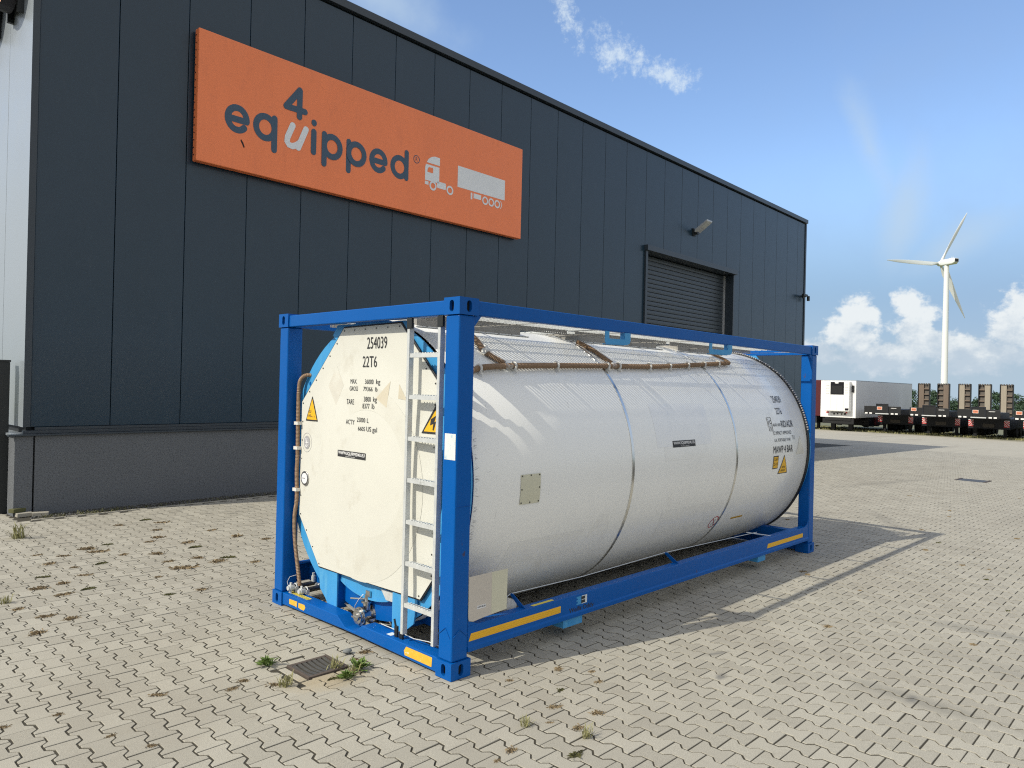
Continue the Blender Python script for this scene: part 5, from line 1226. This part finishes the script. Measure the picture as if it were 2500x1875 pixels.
for i in range(9000):
    y = q.uniform(-60, 60); x = 150+q.uniform(0, 12); z = gz(x)+q.uniform(0, 1.6+.7*math.sin(y*.3)); s_ = q.uniform(.12, .32)
    hedge.add([(x+q.uniform(-s_, s_), y-s_, z-s_*.6), (x, y+s_, z-s_*.4), (x+q.uniform(-s_, s_), y, z+s_)], [(0, 1, 2)])
h_ = obj('distant_hedge', hedge, 'leaf_pine'); h_['kind'] = 'stuff'

# ------------------------------------------------------------------ wind turbine
tx, ty = 548.0, 131.0; tz0 = gz(548)
wt_ = thing('wind_turbine', 'tall white three bladed wind turbine with blue stripe on its nacelle', 'wind turbine', (tx, ty, tz0))
hub_h = 91.0-tz0
obj('tower', MB().tube([(0, 0, -2), (0, 0, hub_h*.5), (0, 0, hub_h-1.4)], [2.25, 1.85, 1.45], 32), 'turbine_white', wt_, smooth=True)
fh = Vector((math.cos(yaw+.28), math.sin(yaw+.28), 0))      # heading away from the yard, measured from the view axis below
ax_az = math.radians(13.6) + math.radians(43.0)              # rotor axis points away and to the left
A = Vector((math.cos(ax_az), math.sin(ax_az), 0)); Sd = Vector((-A.y, A.x, 0)); Z = Vector((0, 0, 1))
Hc = Vector((0, 0, hub_h))
nb = MB()
secs = [(4.2, 1.5, 1.5), (3.0, 1.9, 1.9), (-6.5, 2.0, 2.0), (-8.2, 1.6, 1.5)]
vs = []
for d, w_, h_ in secs:
    for a, b in rrect(-w_, w_, -h_+(.5 if d < -7 else 0), h_, .6, 3): vs.append(Hc+A*d+Sd*a+Z*b)
n = 16; fs = [(i*n+k, i*n+(k+1) % n, (i+1)*n+(k+1) % n, (i+1)*n+k) for i in range(3) for k in range(n)]+[tuple(range(n)), tuple(range(4*n-1, 3*n-1, -1))]
nac = obj('nacelle', nb.add(vs, fs), 'turbine_white', wt_, smooth=True)
obj('stripe', MB().add([Hc+A*d+Sd*-2.03+Z*z for d, z in ((3.0, -.1), (3.0, .85), (-4.9, .85), (-4.9, -.1))], [(0, 1, 2, 3)]), 'turbine_blue', nac)
obj('rear_vent', MB().add([Hc+A*-8.25+Sd*a+Z*b for a, b in ((-1.4, -.8), (1.4, -.8), (1.4, 1.2), (-1.4, 1.2))], [(0, 1, 2, 3)]), 'chassis_black', nac)
obj('wind_vane', MB().tube([Hc+A*-4+Z*2, Hc+A*-4+Z*3.3], .12, 6).tube([Hc+A*-5.2+Z*2, Hc+A*-5.2+Z*3.6], .10, 6), 'turbine_grey', nac)
hc = Hc+A*5.6
obj('hub', MB().tube([Hc+A*4.2, hc-A*.4, hc+A*1.2, hc+A*2.2, hc+A*2.6], [1.5, 1.75, 1.6, .9, .1], 20), 'turbine_white', wt_, smooth=True)
for ang in (180.0, 60.0, -60.0):
    # in-plane direction: to the right in view is -Sd
    dv = (-Sd)*math.cos(R(ang)) + Z*math.sin(R(ang)); cv = A.cross(dv)
    vs = []; ST = [(1.0, 1.0, 1.0, 0), (3.5, 1.0, .95, 0), (8, 2.3, .55, .5), (14, 2.0, .38, .3), (24, 1.45, .25, .15), (34, .9, .15, .08), (41, .25, .06, 0), (41.5, .05, .03, 0)]
    n = 14
    for rr_, ch, tk_, off_ in ST:
        tw_ = R(58*max(0, 1-rr_/34)) if rr_ > 3 else 0
        c1 = cv*math.cos(tw_)+A*math.sin(tw_); c2 = A*math.cos(tw_)-cv*math.sin(tw_)
        for k in range(n):
            a = 2*math.pi*k/n; vs.append(hc+dv*rr_+c1*(ch*math.cos(a)-off_)+c2*tk_*math.sin(a))
    fs = [(i*n+k, i*n+(k+1) % n, (i+1)*n+(k+1) % n, (i+1)*n+k) for i in range(len(ST)-1) for k in range(n)]
    obj('blade', MB().add(vs, fs), 'turbine_grey' if ang == 180 else 'turbine_white', wt_, smooth=True)
